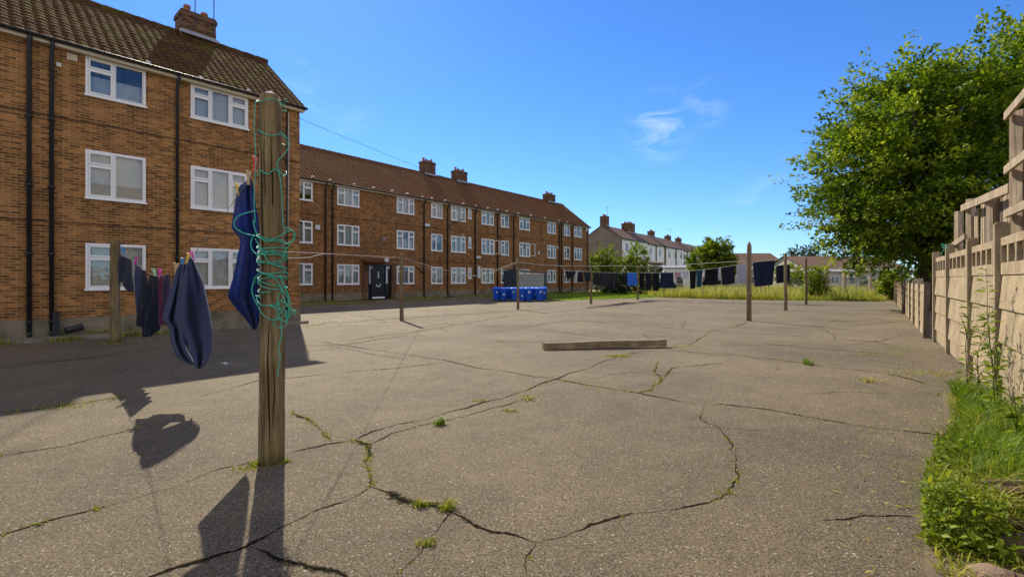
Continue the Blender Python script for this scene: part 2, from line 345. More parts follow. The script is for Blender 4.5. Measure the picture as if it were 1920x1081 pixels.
M['fence_wood'] = wood_mat('grey_fence_wood', (.17, .13, .085), (.36, .285, .20), (.50, .41, .30))
M['fence_wood_dark'] = wood_mat('dark_fence_wood', (.05, .04, .03), (.12, .095, .07), (.19, .15, .115))
M['bark'] = wood_mat('tree_bark', (.03, .024, .017), (.075, .06, .042), (.13, .105, .075))
M['stone'] = stained('brown_stone', (.24, .17, .12), (.09, .07, .05))
M['log'] = wood_mat('rotten_log_wood', (.04, .028, .018), (.13, .092, .056), (.27, .205, .135), 1.2, None, 'Y')
M['rope_green'] = plain('teal_rope', (.03, .42, .29), .5, .3, 30, .4, bsc=200)
M['line_white'] = plain('pale_line_cord', (.55, .53, .47), .6, .15, 20)
M['line_grey'] = plain('grey_line_cord', (.26, .26, .20), .7, .25, 12)
M['wire'] = plain('dark_wire', (.06, .06, .06), .6, .2, 5)
M['bin'] = plain('blue_bin_plastic', (.012, .10, .58), .45, .15, 4, .08)
M['bin_lid'] = plain('blue_bin_lid_plastic', (.016, .13, .68), .4, .1, 4, .08)
M['rubber'] = plain('black_rubber', (.02, .02, .02), .8, .2, 6)
M['label'] = plain('pale_sticker', (.6, .62, .62), .6, .1, 10)
M['soil'] = plain('dusty_soil', (.14, .105, .065), .95, .4, 1.2, .8, bsc=18)
M['lawn'] = plain('lawn_earth', (.13, .18, .02), .95, .35, .8, .8, bsc=30, dark=(.09, .11, .02))
M['crack'] = plain('crack_dirt', (.011, .009, .005), 1, .6, 25, .9, bsc=60, spec=.05)
M['rim'] = plain('crumbled_asphalt_edge', (.062, .048, .028), 1, .6, 40, .9, bsc=90, spec=.05)
M['moss'] = plain('moss', (.09, .11, .02), .95, .5, 20, .9, bsc=120)
M['shed_dark'] = plain('dark_shed_panel', (.030, .042, .058), .55, .15, 3)
M['shed_pale'] = plain('grey_shed_panel', (.27, .28, .24), .7, .1, 2, .1)
M['render_white'] = plain('white_render', (.78, .77, .74), .85, .15, 1.2, .2)
M['render_grey'] = plain('grey_pebbledash', (.20, .165, .125), .95, .25, 1.0, .8, bsc=30)
M['render_beige'] = plain('beige_render', (.36, .33, .28), .9, .15, 1.0, .4)
M['roof_far'] = plain('brown_terrace_tiles', (.115, .060, .030), .8, .3, 2.5, .6, scale=(1, 1, 3), bsc=12)
M['door'] = plain('black_door_paint', (.014, .015, .017), .35, .2, 3)
M['dark_glass'] = plain('dark_glass', (.03, .04, .05), .08, .2, 2, spec=.8)
M['leaf_big'] = leaf_mat('broad_leaf', (.035, .08, .004), (.145, .225, .012), (.36, .41, .026), .52)
M['leaf_yellow'] = leaf_mat('bright_leaf', (.08, .14, .010), (.20, .27, .018), (.36, .38, .03), .45)
M['leaf_dark'] = leaf_mat('dark_leaf', (.015, .035, .008), (.04, .075, .014), (.085, .12, .02), .3)
M['grass'] = leaf_mat('fresh_grass', (.06, .12, .008), (.17, .27, .014), (.34, .40, .04), .45)
M['grass_dry'] = leaf_mat('dry_grass', (.17, .20, .03), (.38, .35, .07), (.62, .50, .18), .45)
M['grass_weed'] = leaf_mat('weed_tuft_grass', (.10, .15, .012), (.30, .33, .03), (.55, .46, .10), .45)
M['chip'] = plain('pale_litter', (.6, .57, .5), .8, .2, 10)

# ------------------------------------------------------------------ building frames
class Frame:
    def __init__(s, corner, vpx):
        s.phi = math.atan((vpx - HX) / F); s.o = Vector((corner[0], corner[1], 0))
        s.u = Vector((math.sin(s.phi), math.cos(s.phi), 0)); s.n = Vector((-math.cos(s.phi), math.sin(s.phi), 0)); s.rz = math.pi / 2 - s.phi
    def loc(s, px, py=524, y=0.0):
        "local x along the front and height z, of the point of plane local-y=y seen at px, py"
        q = (px - HX) / F; P = s.o + s.n * y
        # (P.x + t u.x) = q (P.y + t u.y)
        t = (q * P.y - P.x) / (s.u.x - q * s.u.y); D = P.y + t * s.u.y
        return t, EYE + (HY - py) / F * D
FA = Frame((-7.985, 18.05), 1740)
FB = Frame((9.89, 61.8), 1675)

def wall_with_holes(mb, x0, x1, z0, z1, holes, depth):
    xs = sorted({x0, x1, *[h[0] for h in holes], *[h[1] for h in holes]}); zs = sorted({z0, z1, *[h[2] for h in holes], *[h[3] for h in holes]})
    for a, b in zip(xs, xs[1:]):
        for c_, d in zip(zs, zs[1:]):
            mx, mz = (a + b) / 2, (c_ + d) / 2
            if any(h[0] < mx < h[1] and h[2] < mz < h[3] for h in holes): continue
            mb.quad((a, 0, c_), (b, 0, c_), (b, 0, d), (a, 0, d))
    for a, b, c_, d in holes:
        for p in (((a, 0, c_), (a, 0, d), (a, depth, d), (a, depth, c_)), ((b, 0, c_), (b, depth, c_), (b, depth, d), (b, 0, d)),
                  ((a, 0, d), (b, 0, d), (b, depth, d), (a, depth, d)), ((a, 0, c_), (a, depth, c_), (b, depth, c_), (b, 0, c_))): mb.quad(*p)

def make_window(root, x0, x1, z0, z1, lights, style, fan=.27, fr=.055, label=None, yoff=.0):
    "lights: string of F (fanlight above) and P (plain)"
    wd, gl = MB(), MB(); sb = .05
    Y0, Y1 = -.012 + yoff, .07 + yoff
    wd.box(x0, x0 + fr, Y0, Y1, z0, z1); wd.box(x1 - fr, x1, Y0, Y1, z0, z1)
    wd.box(x0 + fr, x1 - fr, Y0, Y1, z1 - fr, z1); wd.box(x0 + fr, x1 - fr, Y0, Y1, z0, z0 + fr)
    n = len(lights); ix0, ix1 = x0 + fr, x1 - fr
    if n == 2: cuts = [0, .45, 1] if lights[0] == 'F' else [0, .5, 1]
    elif n == 3: cuts = [0, .32, .68, 1]
    else: cuts = [0, 1]
    mw = .045
    for k in range(n):
        a = ix0 + (ix1 - ix0) * cuts[k] + (mw / 2 if k else 0); b = ix0 + (ix1 - ix0) * cuts[k + 1] - (mw / 2 if k < n - 1 else 0)
        if k < n - 1: wd.box(b, b + mw, Y0 + .004, Y1, z0 + fr, z1 - fr)
        zs = [(z0 + fr, z1 - fr)]
        if lights[k] == 'F':
            zf = z1 - fr - (z1 - z0) * fan; zs = [(z0 + fr, zf - .02), (zf + .02, z1 - fr)]
            wd.box(a, b, Y0 + .004, Y1, zf - .02, zf + .02)
        for (c_, d) in zs:
            s_ = sb if (lights[k] == 'F') else sb * .5
            y0 = Y0 - .012
            wd.box(a + .006, a + s_, y0, Y1 - .01, c_ + .006, d - .006); wd.box(b - s_, b - .006, y0, Y1 - .01, c_ + .006, d - .006)
            wd.box(a + s_, b - s_, y0, Y1 - .01, d - s_, d - .006); wd.box(a + s_, b - s_, y0, Y1 - .01, c_ + .006, c_ + s_)
            gl.quad((a + s_, .025 + yoff, c_ + s_), (b - s_, .025 + yoff, c_ + s_), (b - s_, .025 + yoff, d - s_), (a + s_, .025 + yoff, d - s_))
    o = wd.build('window', M['white'], root)
    if label: o['label'] = label
    gl.build('pane', M['glass'], o)
    si = MB(); si.box(x0 - .03, x1 + .03, -.07, Y0 - .002, z0 - .035, z0 + .012); si.build('sill', M['white'], o)
    def folds(cx0, cx1, cz0, cz1, mat, amp=.018, step=.03, y=.16):
        cm = MB(); k = max(4, int((cx1 - cx0) / step)); ph = rnd.random() * 6
        rows = []
        for zz in (cz0, (cz0 + cz1) / 2, cz1):
            rows.append([(cx0 + (cx1 - cx0) * i / k, y + amp * math.sin(i * 1.7 + ph) + .3 * amp * math.sin(i * .6), zz) for i in range(k + 1)])
        cm.grid(rows); return cm.build('curtain', mat, o, True)
    if style == 'net': folds(x0 + .03, x1 - .03, z0 + .03, z1 - .02, M['net'])
    elif style == 'drape':
        wdt = (x1 - x0) * rnd.uniform(.2, .32); folds(x0 + .03, x0 + wdt, z0 + .03, z1 - .02, M['drape']); folds(x1 - wdt, x1 - .03, z0 + .03, z1 - .02, M['drape'])
        folds(x0 + .03, x1 - .03, z0 + .03, z0 + (z1 - z0) * rnd.uniform(.5, 1), M['net'], y=.22)
    elif style == 'blind': folds(x0 + .03, x1 - .03, z0 + (z1 - z0) * rnd.uniform(.3, .5), z1 - .02, M['blind'], amp=.003, step=.3)
    elif style == 'half': folds(x0 + .03, x1 - .03, z0 + .03, z0 + (z1 - z0) * .55, M['net'])
    return o

def make_pantiles(mb, L0, L1, ax, az, bx, bz, tw, rows, amp=.020, lift=.022, samples=6):
    "front slope from eaves (y=ax,z=az) to ridge (y=bx,z=bz); tiles run local x L0..L1"
    ncol = int((L1 - L0) / tw); sl = Vector((0, bx - ax, bz - az)); nrm = Vector((0, -(bz - az), bx - ax)).normalized()
    xs = [L0 + (L1 - L0) * i / (ncol * samples) for i in range(ncol * samples + 1)]
    def prof(i):
        t = (i % samples) / samples; return amp * (math.sin(2 * math.pi * t) + .35 * math.sin(4 * math.pi * t + .5))
    hs_ = [prof(i) for i in range(len(xs))]
    P = []
    for r in range(rows):
        for e, lf in ((0, lift), (1, 0)):
            t = (r + e) / rows; row = []
            for i, x in enumerate(xs):
                col = i // samples; j = ((col * 7919 + r * 104729) % 97) / 97 - .5
                h = hs_[i] + lf + j * .012 * (1 - e)
                p = sl * t + nrm * h; row.append((x, ax + p.y, az + p.z))
            P.append(row)
    mb.grid(P)

def block(name, fr, L, a, eaves, ridge, base, windows, pipes, holes, brick, tiles, label, tw, rows, ext=0.0, plinth_h=.45, amp=.020):
    root = empty(name, fr.o, fr.rz, label=label, cat='building')
    zr = ridge - .03; ov = .22
    wl = MB(); wall_with_holes(wl, -L, 0, base, eaves, [w_[:4] for w_ in windows] + holes, .09)
    for x in (0, -L):
        wl.quad((x, 0, base), (x, 2 * a, base), (x, 2 * a, eaves), (x, a, zr - .05), (x, 0, eaves))
    wl.quad((0, 2 * a, base), (-L, 2 * a, base), (-L, 2 * a, eaves), (0, 2 * a, eaves))
    wl.build('wall', brick, root)
    # floors and dim back wall of the rooms behind the windows
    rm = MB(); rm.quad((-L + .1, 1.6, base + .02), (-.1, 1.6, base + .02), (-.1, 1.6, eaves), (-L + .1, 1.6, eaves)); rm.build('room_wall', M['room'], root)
    pl = MB()
    hx = sorted([h for h in holes if h[2] < base + plinth_h + .1]); cur = -L - .02
    for h in hx + [(.02, .02, 0, 0)]:
        pl.box(cur, h[0], -.025, -.003, base - .05, base + plinth_h); cur = h[1]
    pl.box(.003, .025, -.025, 2 * a + .02, base - .05, base + plinth_h)
    pl.build('plinth', M['plinth'], root)
    for z in (EYE + 1.56, EYE + 4.40):
        b_ = MB(); b_.box(-L, 0, -.03, -.003, z, z + .035); b_.build('string_course', M['brick_dark'], root)
    rf = MB(); pitch = (ridge - eaves) / a
    make_pantiles(rf, -L - .1, .14, -ov, eaves - ov * pitch + .10, a, ridge + .02, tw, rows, amp=amp)
    rf.quad((-L - .1, a, ridge), (.14, a, ridge), (.14, 2 * a + ov, eaves - ov * pitch + .1), (-L - .1, 2 * a + ov, eaves - ov * pitch + .1))
    roof = rf.build('roof', tiles, root)
    # verge: mortar bed and under cloak
    for x0, x1 in ((.02, .13), (-L - .09, -L - .02)):
        vg = MB()
        vg.quad((x0, -ov, eaves - ov * pitch), (x1, -ov, eaves - ov * pitch), (x1, a, ridge - .09), (x0, a, ridge - .09))
        vg.quad((x1, -ov, eaves - ov * pitch), (x1, a, ridge - .09), (x1, a, ridge + .03), (x1, -ov, eaves - ov * pitch + .12))
        vg.quad((x0, 2 * a + ov, eaves - ov * pitch), (x1, 2 * a + ov, eaves - ov * pitch), (x1, a, ridge - .09), (x0, a, ridge - .09))
        vg.quad((x1, 2 * a + ov, eaves - ov * pitch), (x1, a, ridge - .09), (x1, a, ridge + .03), (x1, 2 * a + ov, eaves - ov * pitch + .12))
        vg.build('verge', M['cream'], roof)
    rt = MB(); x = -L - .1
    while x < .1:
        rt.tube([(x, a, ridge - .015 + .01), (x + .435, a, ridge - .015)], [.115, .105], 10); x += .45
    rt.build('ridge_tiles', tiles, roof, True)
    fa = MB(); zf = eaves - ov * pitch
    fa.box(-L, .1, -ov + .02, -ov + .045, zf - .06, zf + .09)      # fascia
    fa.box(-L, .1, -ov + .045, -.003, zf - .055, zf - .035)         # soffit
    fa.build('fascia', M['cream'], root)
    gt = MB(); P = []
    for x in np.linspace(-L - .1, .16, 40):
        P.append([(x, -ov - .05 + .062 * math.cos(t), zf + .075 + .062 * math.sin(t)) for t in np.linspace(math.pi, 2 * math.pi, 8)])
    gt.grid(P); gt.tube([(-L - .1, -ov - .112, zf + .078), (.16, -ov - .112, zf + .078)], .012, 6)
    gt.build('gutter', M['black'], root, True)
    for k, (px_, r_, kind) in enumerate(pipes):
        x = px_; p = MB(); y = -.085
        pts = [(x, -ov - .05, zf + .02), (x, -ov - .05, zf - .08), (x, y, zf - .38), (x, y, base + .12)] if kind == 'down' else [(x, y, eaves - .30), (x, y, base + .05)]
        p.tube(pts, r_, 10)
        z = base + .35
        while z < zf - .5:
            p.tube([(x, y, z), (x, y, z + .07)], r_ + .013, 10); p.box(x - r_ - .03, x + r_ + .03, -.02, -.002, z + .01, z + .06); z += 1.8
        if kind == 'down': p.tube([(x, y, base + .14), (x, y - .1, base + .03)], r_, 8)
        p.build('drainpipe', M['black'], root, True)
    for w_ in windows: make_window(root, *w_[:4], w_[4], w_[5])
    return root, roof

def chimney(parent, x, y, z0, z1, wx, wy, pots, brick, aerial=0):
    c_ = MB(); c_.box(x - wx / 2, x + wx / 2, y - wy / 2, y + wy / 2, z0, z1 - .22)
    c_.box(x - wx / 2 - .04, x + wx / 2 + .04, y - wy / 2 - .04, y + wy / 2 + .04, z1 - .22, z1 - .08)
    c_.box(x - wx / 2 - .01, x + wx / 2 + .01, y - wy / 2 - .01, y + wy / 2 + .01, z1 - .08, z1)
    c_.box(x - wx / 2 - .012, x + wx / 2 + .012, y - wy / 2 - .012, y + wy / 2 + .012, z1 - .66, z1 - .62)
    o = c_.build('chimney', brick, parent)
    for i in range(pots):
        p = MB(); xx = x - wx / 2 + wx * (i + .5) / pots; h = .34 - .13 * ((i * 7 + 3) % 3) / 2
        p.tube([(xx, y, z1 - .02), (xx, y, z1 + h * .7), (xx, y, z1 + h * .72), (xx, y, z1 + h)], [.12, .10, .125, .12], 12)
        p.build('chimney_pot', M['pot'], o)
    f = MB(); f.box(x - wx / 2 - .015, x + wx / 2 + .015, y - wy / 2 - .016, y - wy / 2 - .002, z0 + .42 + .0, z0 + .58)
    f.quad((x - wx / 2 - .12, y - wy / 2 - .2, z0 + .38), (x + wx / 2 + .12, y - wy / 2 - .2, z0 + .38), (x + wx / 2 + .06, y - wy / 2 - .01, z0 + .56), (x - wx / 2 - .06, y - wy / 2 - .01, z0 + .56))
    f.build('flashing', M['lead'], o)
    for i in range(aerial):
        a_ = MB(); xx = x - .15 + i * wx * .55; a_.tube([(xx, y - wy / 2 - .05, z1 - .6), (xx + .01, y - wy / 2 - .05, z1 + 1.5 + .2 * i)], .018, 6)
        zt = z1 + 1.4 + .2 * i; a_.tube([(xx - .5, y - wy / 2 - .05, zt), (xx + .5, y - wy / 2 - .05, zt)], .012, 5)
        for q in range(7): a_.tube([(xx - .45 + q * .15, y - wy / 2 - .25, zt), (xx - .45 + q * .15, y - wy / 2 + .15, zt)], .006, 4)
        a_.build('aerial', M['wire'], o)
    return o

# ---- near block
AE, AR, AA = EYE + 6.5, EYE + 9.35, 3.59
ax = lambda px: FA.loc(px)[0]
wins = []
for (p0, p1, lt, st) in ((160, 273, 'FP', ('half', 'blind', 'net')), (357.5, 465, 'FPF', ('net', 'net', 'net'))):
    for k, (z0, z1) in enumerate(((-.275, 1.03), (2.30, 3.66), (5.19, 6.29))):
        wins.append((ax(p0), ax(p1), EYE + z0, EYE + z1, lt, st[2 - k]))
near_block, near_roof = block('brick_block', FA, 18.5, AA, AE, AR, .1, wins, [(ax(54), .052, 'down'), (ax(96), .05, 'down'), (ax(331), .045, 'down'), (ax(487), .045, 'down'), (ax(536), .03, 'soil')], [],
      M['brick'], M['tiles_near'], 'nearest three storey brick block at the left with mossy tiles and one big chimney', .25, 18, amp=.017)
cx0 = FA.loc(340, y=AA - .4)[0]; cx1 = FA.loc(405, y=AA - .4)[0]
chimney(near_roof, (cx0 + cx1) / 2, AA, AR - .55, FA.loc(372, 26, y=AA - .4)[1], cx1 - cx0, .8, 2, M['brick_dark'], 2)
v = MB(); x_, z_ = FA.loc(135, 108); v.box(x_ - .11, x_ + .11, -.03, -.002, z_ - .09, z_ + .09)
for i in range(4): v.box(x_ - .09, x_ + .09, -.042, -.03, z_ - .07 + i * .04, z_ - .05 + i * .04)
v.build('air_vent', M['cream'], near_block)
v = MB(); x_, z_ = FA.loc(110, 122); v.box(x_ - .05, x_ + .05, -.04, -.002, z_ - .05, z_ + .05); v.build('air_vent', M['chip'], near_block)
v = MB(); x_, _ = FA.loc(120); v.tube([(x_, -.3, .22), (x_ + .35, -.25, .3)], [.09, .1], 10); v.box(x_ - .25, x_ - .12, -.3, -.03, .1, .75); v.build('drain_hopper', M['black'], near_block)
for k in range(26):
    lum = MB(); x_ = -18 + k * .7 + rnd.uniform(-.2, .2); big = 1.0 if rnd.random() < .3 else .45
    lum.tube([(x_ + d * .05 * big, -.12 + rnd.uniform(-.05, .1), AE - .04 + .06 * big * math.sin(math.pi * (d + 1) / 4)) for d in range(4)], [.02 * big, .06 * big, .055 * big, .015 * big], 7)
    lum.build('eaves_mortar', M['chip'], near_roof, True)
# wall cable (washing line of the next building, white cord down the corner)
v = MB(); x_, z_ = FA.loc(538, 212); v.tube([(x_, -.14, z_), (x_ + .01, -.13, z_ - 1.8), (x_ - .02, -.14, z_ - 4.4)], .012, 6); v.build('wall_cable', M['line_white'], near_block, True)

# ---- long block
BE, BR, BA = EYE + 6.8, EYE + 10.05, 4.05
bx = lambda px: FB.loc(px)[0]
wins = []; rowz = ((-.34, 1.09), (2.45, 3.91), (5.28, 6.54))
stl = ['net', 'half', 'drape', 'net', 'blind', 'net', 'drape']
cols = [(551.6, 586, 'PF'), (632, 673.6, 'FPF'), (743.8, 776.5, 'FPF'), (808.3, 829.4, 'FP'), (845.7, 872.8, 'FPF'), (902.8, 925.8, 'FPF'), (939, 954, 'FP'), (973.8, 993, 'FPF'), (1026.3, 1042, 'FPF'), (1057.5, 1068, 'FP'), (1076.4, 1091, 'FPF')]
for ci, (p0, p1, lt) in enumerate(cols):
    for k, (z0, z1) in enumerate(rowz):
        wins.append((bx(p0), bx(p1), EYE + z0, EYE + z1, lt, stl[(ci * 3 + k * 2) % 7]))
for (p0, p1) in ((877.8, 883.6),):
    for k, (z0, z1) in enumerate(((.1, 1.09), (2.9, 3.91), (5.6, 6.54))): wins.append((bx(p0), bx(p1), EYE + z0, EYE + z1, 'F', 'net'))
dz0, dz1 = .15, 2.75
dx0, dx1 = bx(690), bx(733)
FBb = .15
LB = -bx(470)
far_block, far_roof = block('brick_block', FB, LB, BA, BE, BR, FBb, wins, [(bx(609), .055, 'down'), (bx(622.4), .055, 'down'), (bx(794), .06, 'down'), (bx(838.4), .06, 'down'), (bx(890), .065, 'down'), (bx(932), .065, 'down'), (bx(962.5), .06, 'down'),
      (bx(1047.5), .07, 'down'), (bx(1051.8), .07, 'down'), (bx(1072.3), .06, 'down'), (bx(1101), .05, 'soil')], [(dx0, dx1, dz0, dz1)],
      M['brick_far'], M['tiles_far'], 'long three storey brick block in the middle with a black front door and three chimneys', .30, 18, plinth_h=.5)
for (p0, p1, zt) in ((796, 817, 303), (856, 876.5, 320.5), (1027, 1041.5, 364)):
    a0 = FB.loc(p0, y=BA - .4)[0]; a1, _ = FB.loc(p1, y=BA - .4); zz = FB.loc((p0 + p1) / 2, zt, y=BA - .4)[1]
    chimney(far_roof, (a0 + a1) / 2, BA, BR - .6, zz, (a1 - a0) * .93, .85, 4, M['brick_dark'])
# entrance: recessed dark porch, door with side panels, hood, lamp
ent = MB(); wdt = dx1 - dx0; cxm = (bx(697.5) + bx(721.5)) / 2; dw = bx(721.5) - bx(697.5)
ent.box(dx0, dx1, .09, .13, dz0, dz1)
for a_, b_ in ((dx0, dx0 + .06), (cxm - dw / 2 - .08, cxm - dw / 2 - .01), (cxm + dw / 2 + .01, cxm + dw / 2 + .08), (dx1 - .06, dx1)): ent.box(a_, b_, -.03, .088, dz0, dz1 - .02)
ent.box(dx0, dx1, -.035, .086, dz1 - .12, dz1 - .01)
door = ent.build('door_surround', M['door'], far_block)
d_ = MB(); d_.box(cxm - dw / 2, cxm + dw / 2, .02, .085, dz0 + .16, dz1 - .14)
for (a_, b_, c1_, c2_) in ((-.38, .38, .45, .85), (-.38, -.08, 1.05, 2.1), (.08, .38, 1.05, 2.1)):
    d_.box(cxm + a_ * dw * .9, cxm + b_ * dw * .9, .012, .018, dz0 + c1_, dz0 + c2_)
dd = d_.build('door', M['door'], far_block)
k_ = MB(); k_.box(cxm - dw / 2, cxm + dw / 2, -.02, .03, dz0 + .02, dz0 + .15); k_.build('threshold', M['white'], dd)
k_ = MB()  # pale letter plate and wreath shaped badge
for i in range(9):
    t = math.pi * (1.05 + .9 * i / 8); r1 = .2
    k_.bar((cxm + r1 * math.cos(t) * .95, .004, dz0 + 1.12 + r1 * math.sin(t)), (cxm + r1 * math.cos(t + .36) * .95, .004, dz0 + 1.12 + r1 * math.sin(t + .36)), .02, .07)
k_.build('letter_plate', M['label'], dd)
k_ = MB(); k_.box(cxm - .05, cxm + .05, .0, .012, dz0 + 1.55, dz0 + 2.05); k_.build('pane', M['label'], dd)
for sx_ in (dx0 + .1, cxm + dw / 2 + .12):
    k_ = MB(); k_.box(sx_ + .05, sx_ + .2, .075, .088, dz0 + 1.15, dz0 + 2.25); k_.build('side_pane', M['net'], door)
    k_ = MB(); k_.box(sx_, sx_ + .3, -.02, .08, dz0 + 2.27, dz0 + 2.48); k_.build('door_sign', M['label'], door)
hd = MB(); hx0, hx1 = bx(677), bx(722)
hd.box(hx0, hx1, -.75, -.003, dz1 + .10, dz1 + .2); hd.quad((hx0 - .06, -.8, dz1 + .2), (hx1 + .06, -.8, dz1 + .2), (hx1, -.01, dz1 + .42), (hx0, -.01, dz1 + .42))
hd.quad((hx0 - .06, -.8, dz1 + .2), (hx0, -.01, dz1 + .42), (hx0, -.01, dz1 + .2)); hd.quad((hx1 + .06, -.8, dz1 + .2), (hx1, -.01, dz1 + .2), (hx1, -.01, dz1 + .42))
hd.build('door_hood', M['tiles_far'], far_block)
lp = MB(); lx = bx(711.5); lp.tube([(lx, -.82, dz1 + .33), (lx, -.92, dz1 + .33)], [.17, .17], 16); lp.build('round_sign', M['white'], far_block)
lp = MB(); lp.tube([(lx, -.925, dz1 + .26), (lx, -.925, dz1 + .42)], .03, 6); lp.build('sign_mark', M['shed_dark'], far_block)
lp = MB(); lx2, lz2 = FB.loc(713.5, 448); lp.tube([(lx2, -.02, lz2 - .9), (lx2, -.06, lz2 - .3), (lx2 + .05, -.35, lz2 - .1)], .02, 6); lp.tube([(lx2 + .05, -.35, lz2 - .14), (lx2 + .05, -.35, lz2), (lx2 + .05, -.35, lz2 + .12)], [.06, .11, .05], 10)
lp.build('wall_lamp', M['lead'], far_block, True)
# brick piers at the entrance, wall boxes, open casement
for px_ in (683, 737): pr = MB(); x_ = bx(px_); pr.box(x_ - .18, x_ + .18, -.10, -.027, FBb, dz1 + .09); pr.build('brick_pier', M['brick_dark'], far_block)
for (px_, py_, ww, hh_) in ((594.5, 426, .26, .26), (800, 422, .5, .18), (896, 482, .55, .18), (866, 440, .1, .1), (1009, 474, .2, .3), (1045, 464, .15, .25), (880, 452, .22, .5), (897, 510, .3, 1.1), (1099, 431, .3, .3)):
    x_, z_ = FB.loc(px_, py_); k_ = MB(); k_.box(x_ - ww / 2, x_ + ww / 2, -.1, -.003, z_ - hh_ / 2, z_ + hh_ / 2); k_.box(x_ - ww / 2 - .02, x_ + ww / 2 + .02, -.115, -.1, z_ - hh_ / 2 - .02, z_ + hh_ / 2 + .02)
    k_.build('wall_box', M['label'], far_block)
for (px_, rz_) in ((993, 1), (925.8, .7)):
    x_ = bx(px_); k_ = MB(); a_ = R(55 * rz_); z0_, z1_ = EYE + 2.55, EYE + 3.8; w_ = .62
    def sp(t, z): return (x_ + .02 + math.sin(a_) * 0 + math.cos(a_) * w_ * t * .6 + .0, -.04 - math.sin(a_) * w_ * t, z)
    for (p_, q_) in ((sp(0, z0_), sp(1, z0_)), (sp(0, z1_), sp(1, z1_)), (sp(0, z0_), sp(0, z1_)), (sp(1, z0_), sp(1, z1_))): k_.bar(p_, q_, .05, .05)
    k_.build('open_casement', M['white'], far_block)
for px_ in (585, 619, 664, 700, 733, 762, 792, 809, 834, 868, 892, 914, 932, 950, 972, 995, 1021, 1048, 1063):
    lum = MB(); x_ = bx(px_); s_ = rnd.uniform(.7, 1.2); yy = -.05 + rnd.uniform(-.1, .12)
    lum.tube([(x_ - .14 * s_, yy, BE + .02), (x_ - .04, yy, BE + .13 * s_), (x_ + .06, yy, BE + .15 * s_), (x_ + .15 * s_, yy, BE + .05)], [.02, .07, .08, .02], 7)
    lum.build('eaves_mortar', M['chip'], far_roof, True)
# dark runs of pipe crossing the wall of the long block
for (pa, pb) in (((838, 431), (846, 420)), ((846, 418), (868, 411)), ((962, 444), (968, 436)), ((780, 500), (792, 512)), ((932, 438), (938, 446)), ((1047, 440), (1052, 446))):
    a_ = FB.loc(*pa); b_ = FB.loc(*pb); k_ = MB(); k_.tube([(a_[0], -.05, a_[1]), (b_[0], -.05, b_[1])], .035, 6); k_.build('branch_pipe', M['black'], far_block, True)

# ------------------------------------------------------------------ ground
g = MB(); g.quad((-400, -60, -.03), (400, -60, -.03), (400, 700, -.03), (-400, 700, -.03)); tag(g.build('ground', M['soil']), kind='structure')
EDGE = [(-13.2, -7), (6, -7), (2.3, 1.2), (2.45, 2.6), (3.45, 4.0), (4.5, 5.0), (6.2, 6.6), (6.72, 6.7), (11.3, 12.95), (31.3, 39.2), (27, 35.2), (18, 38.2), (13.4, 43), (2.6, 35.6), (.6, 38.5), (-3.5, 45.0), (-20, 22.8), (-8.4, 18.2), (-8.75, 16.3), (-12.6, 11.75), (-19, 4.1), (-22, -7)]
A_ = MB(); A_.quad(*[(x, y, 0) for x, y in EDGE]); tag(A_.build('asphalt_yard', M['asphalt']), kind='structure')
lw = MB(); lw.quad((-3.7, 45.2, -.008), (.4, 38.6, -.008), (2.5, 35.5, -.008), (13.4, 43.05, -.008), (18.1, 38.3, -.008), (27, 35.3, -.008), (34, 42, -.008), (70, 120, -.008), (10.2, 120, -.008), (10.2, 62.4, -.008))
tag(lw.build('lawn_ground', M['lawn']), kind='structure')
# pavement strip and kerb in front of the near block, path strip along the long block
def strip(name, pts, z0, z1, mat, **kw):
    m_ = MB(); n = len(pts)
    m_.quad(*[(x, y, z1) for x, y in pts])
    for i in range(n):
        a, b = pts[i], pts[(i + 1) % n]; m_.quad((a[0], a[1], z0), (b[0], b[1], z0), (b[0], b[1], z1), (a[0], a[1], z1))
    return tag(m_.build(name, mat, bevel=.012), **kw)
def fp(fr, x, y): p = fr.o + fr.u * x + fr.n * y; return (p.x, p.y)
strip('pavement', [fp(FA, -22, .0), fp(FA, -22, -.62), fp(FA, .05, -.62), fp(FA, .05, .0)], -.02, .085, M['kerb'], kind='structure')
for k in range(24):
    x0 = -22 + k * .915; strip('kerb', [fp(FA, x0, -.625), fp(FA, x0, -.76), fp(FA, x0 + .905, -.76), fp(FA, x0 + .905, -.625)], -.02, .098 + rnd.uniform(-.006, .006), M['kerb'], kind='structure')
strip('path', [fp(FB, -LB, -.03), fp(FB, -LB, -1.9), fp(FB, bx(905), -1.9), fp(FB, bx(905), -.03)], -.02, .05, M['plinth'], kind='structure')

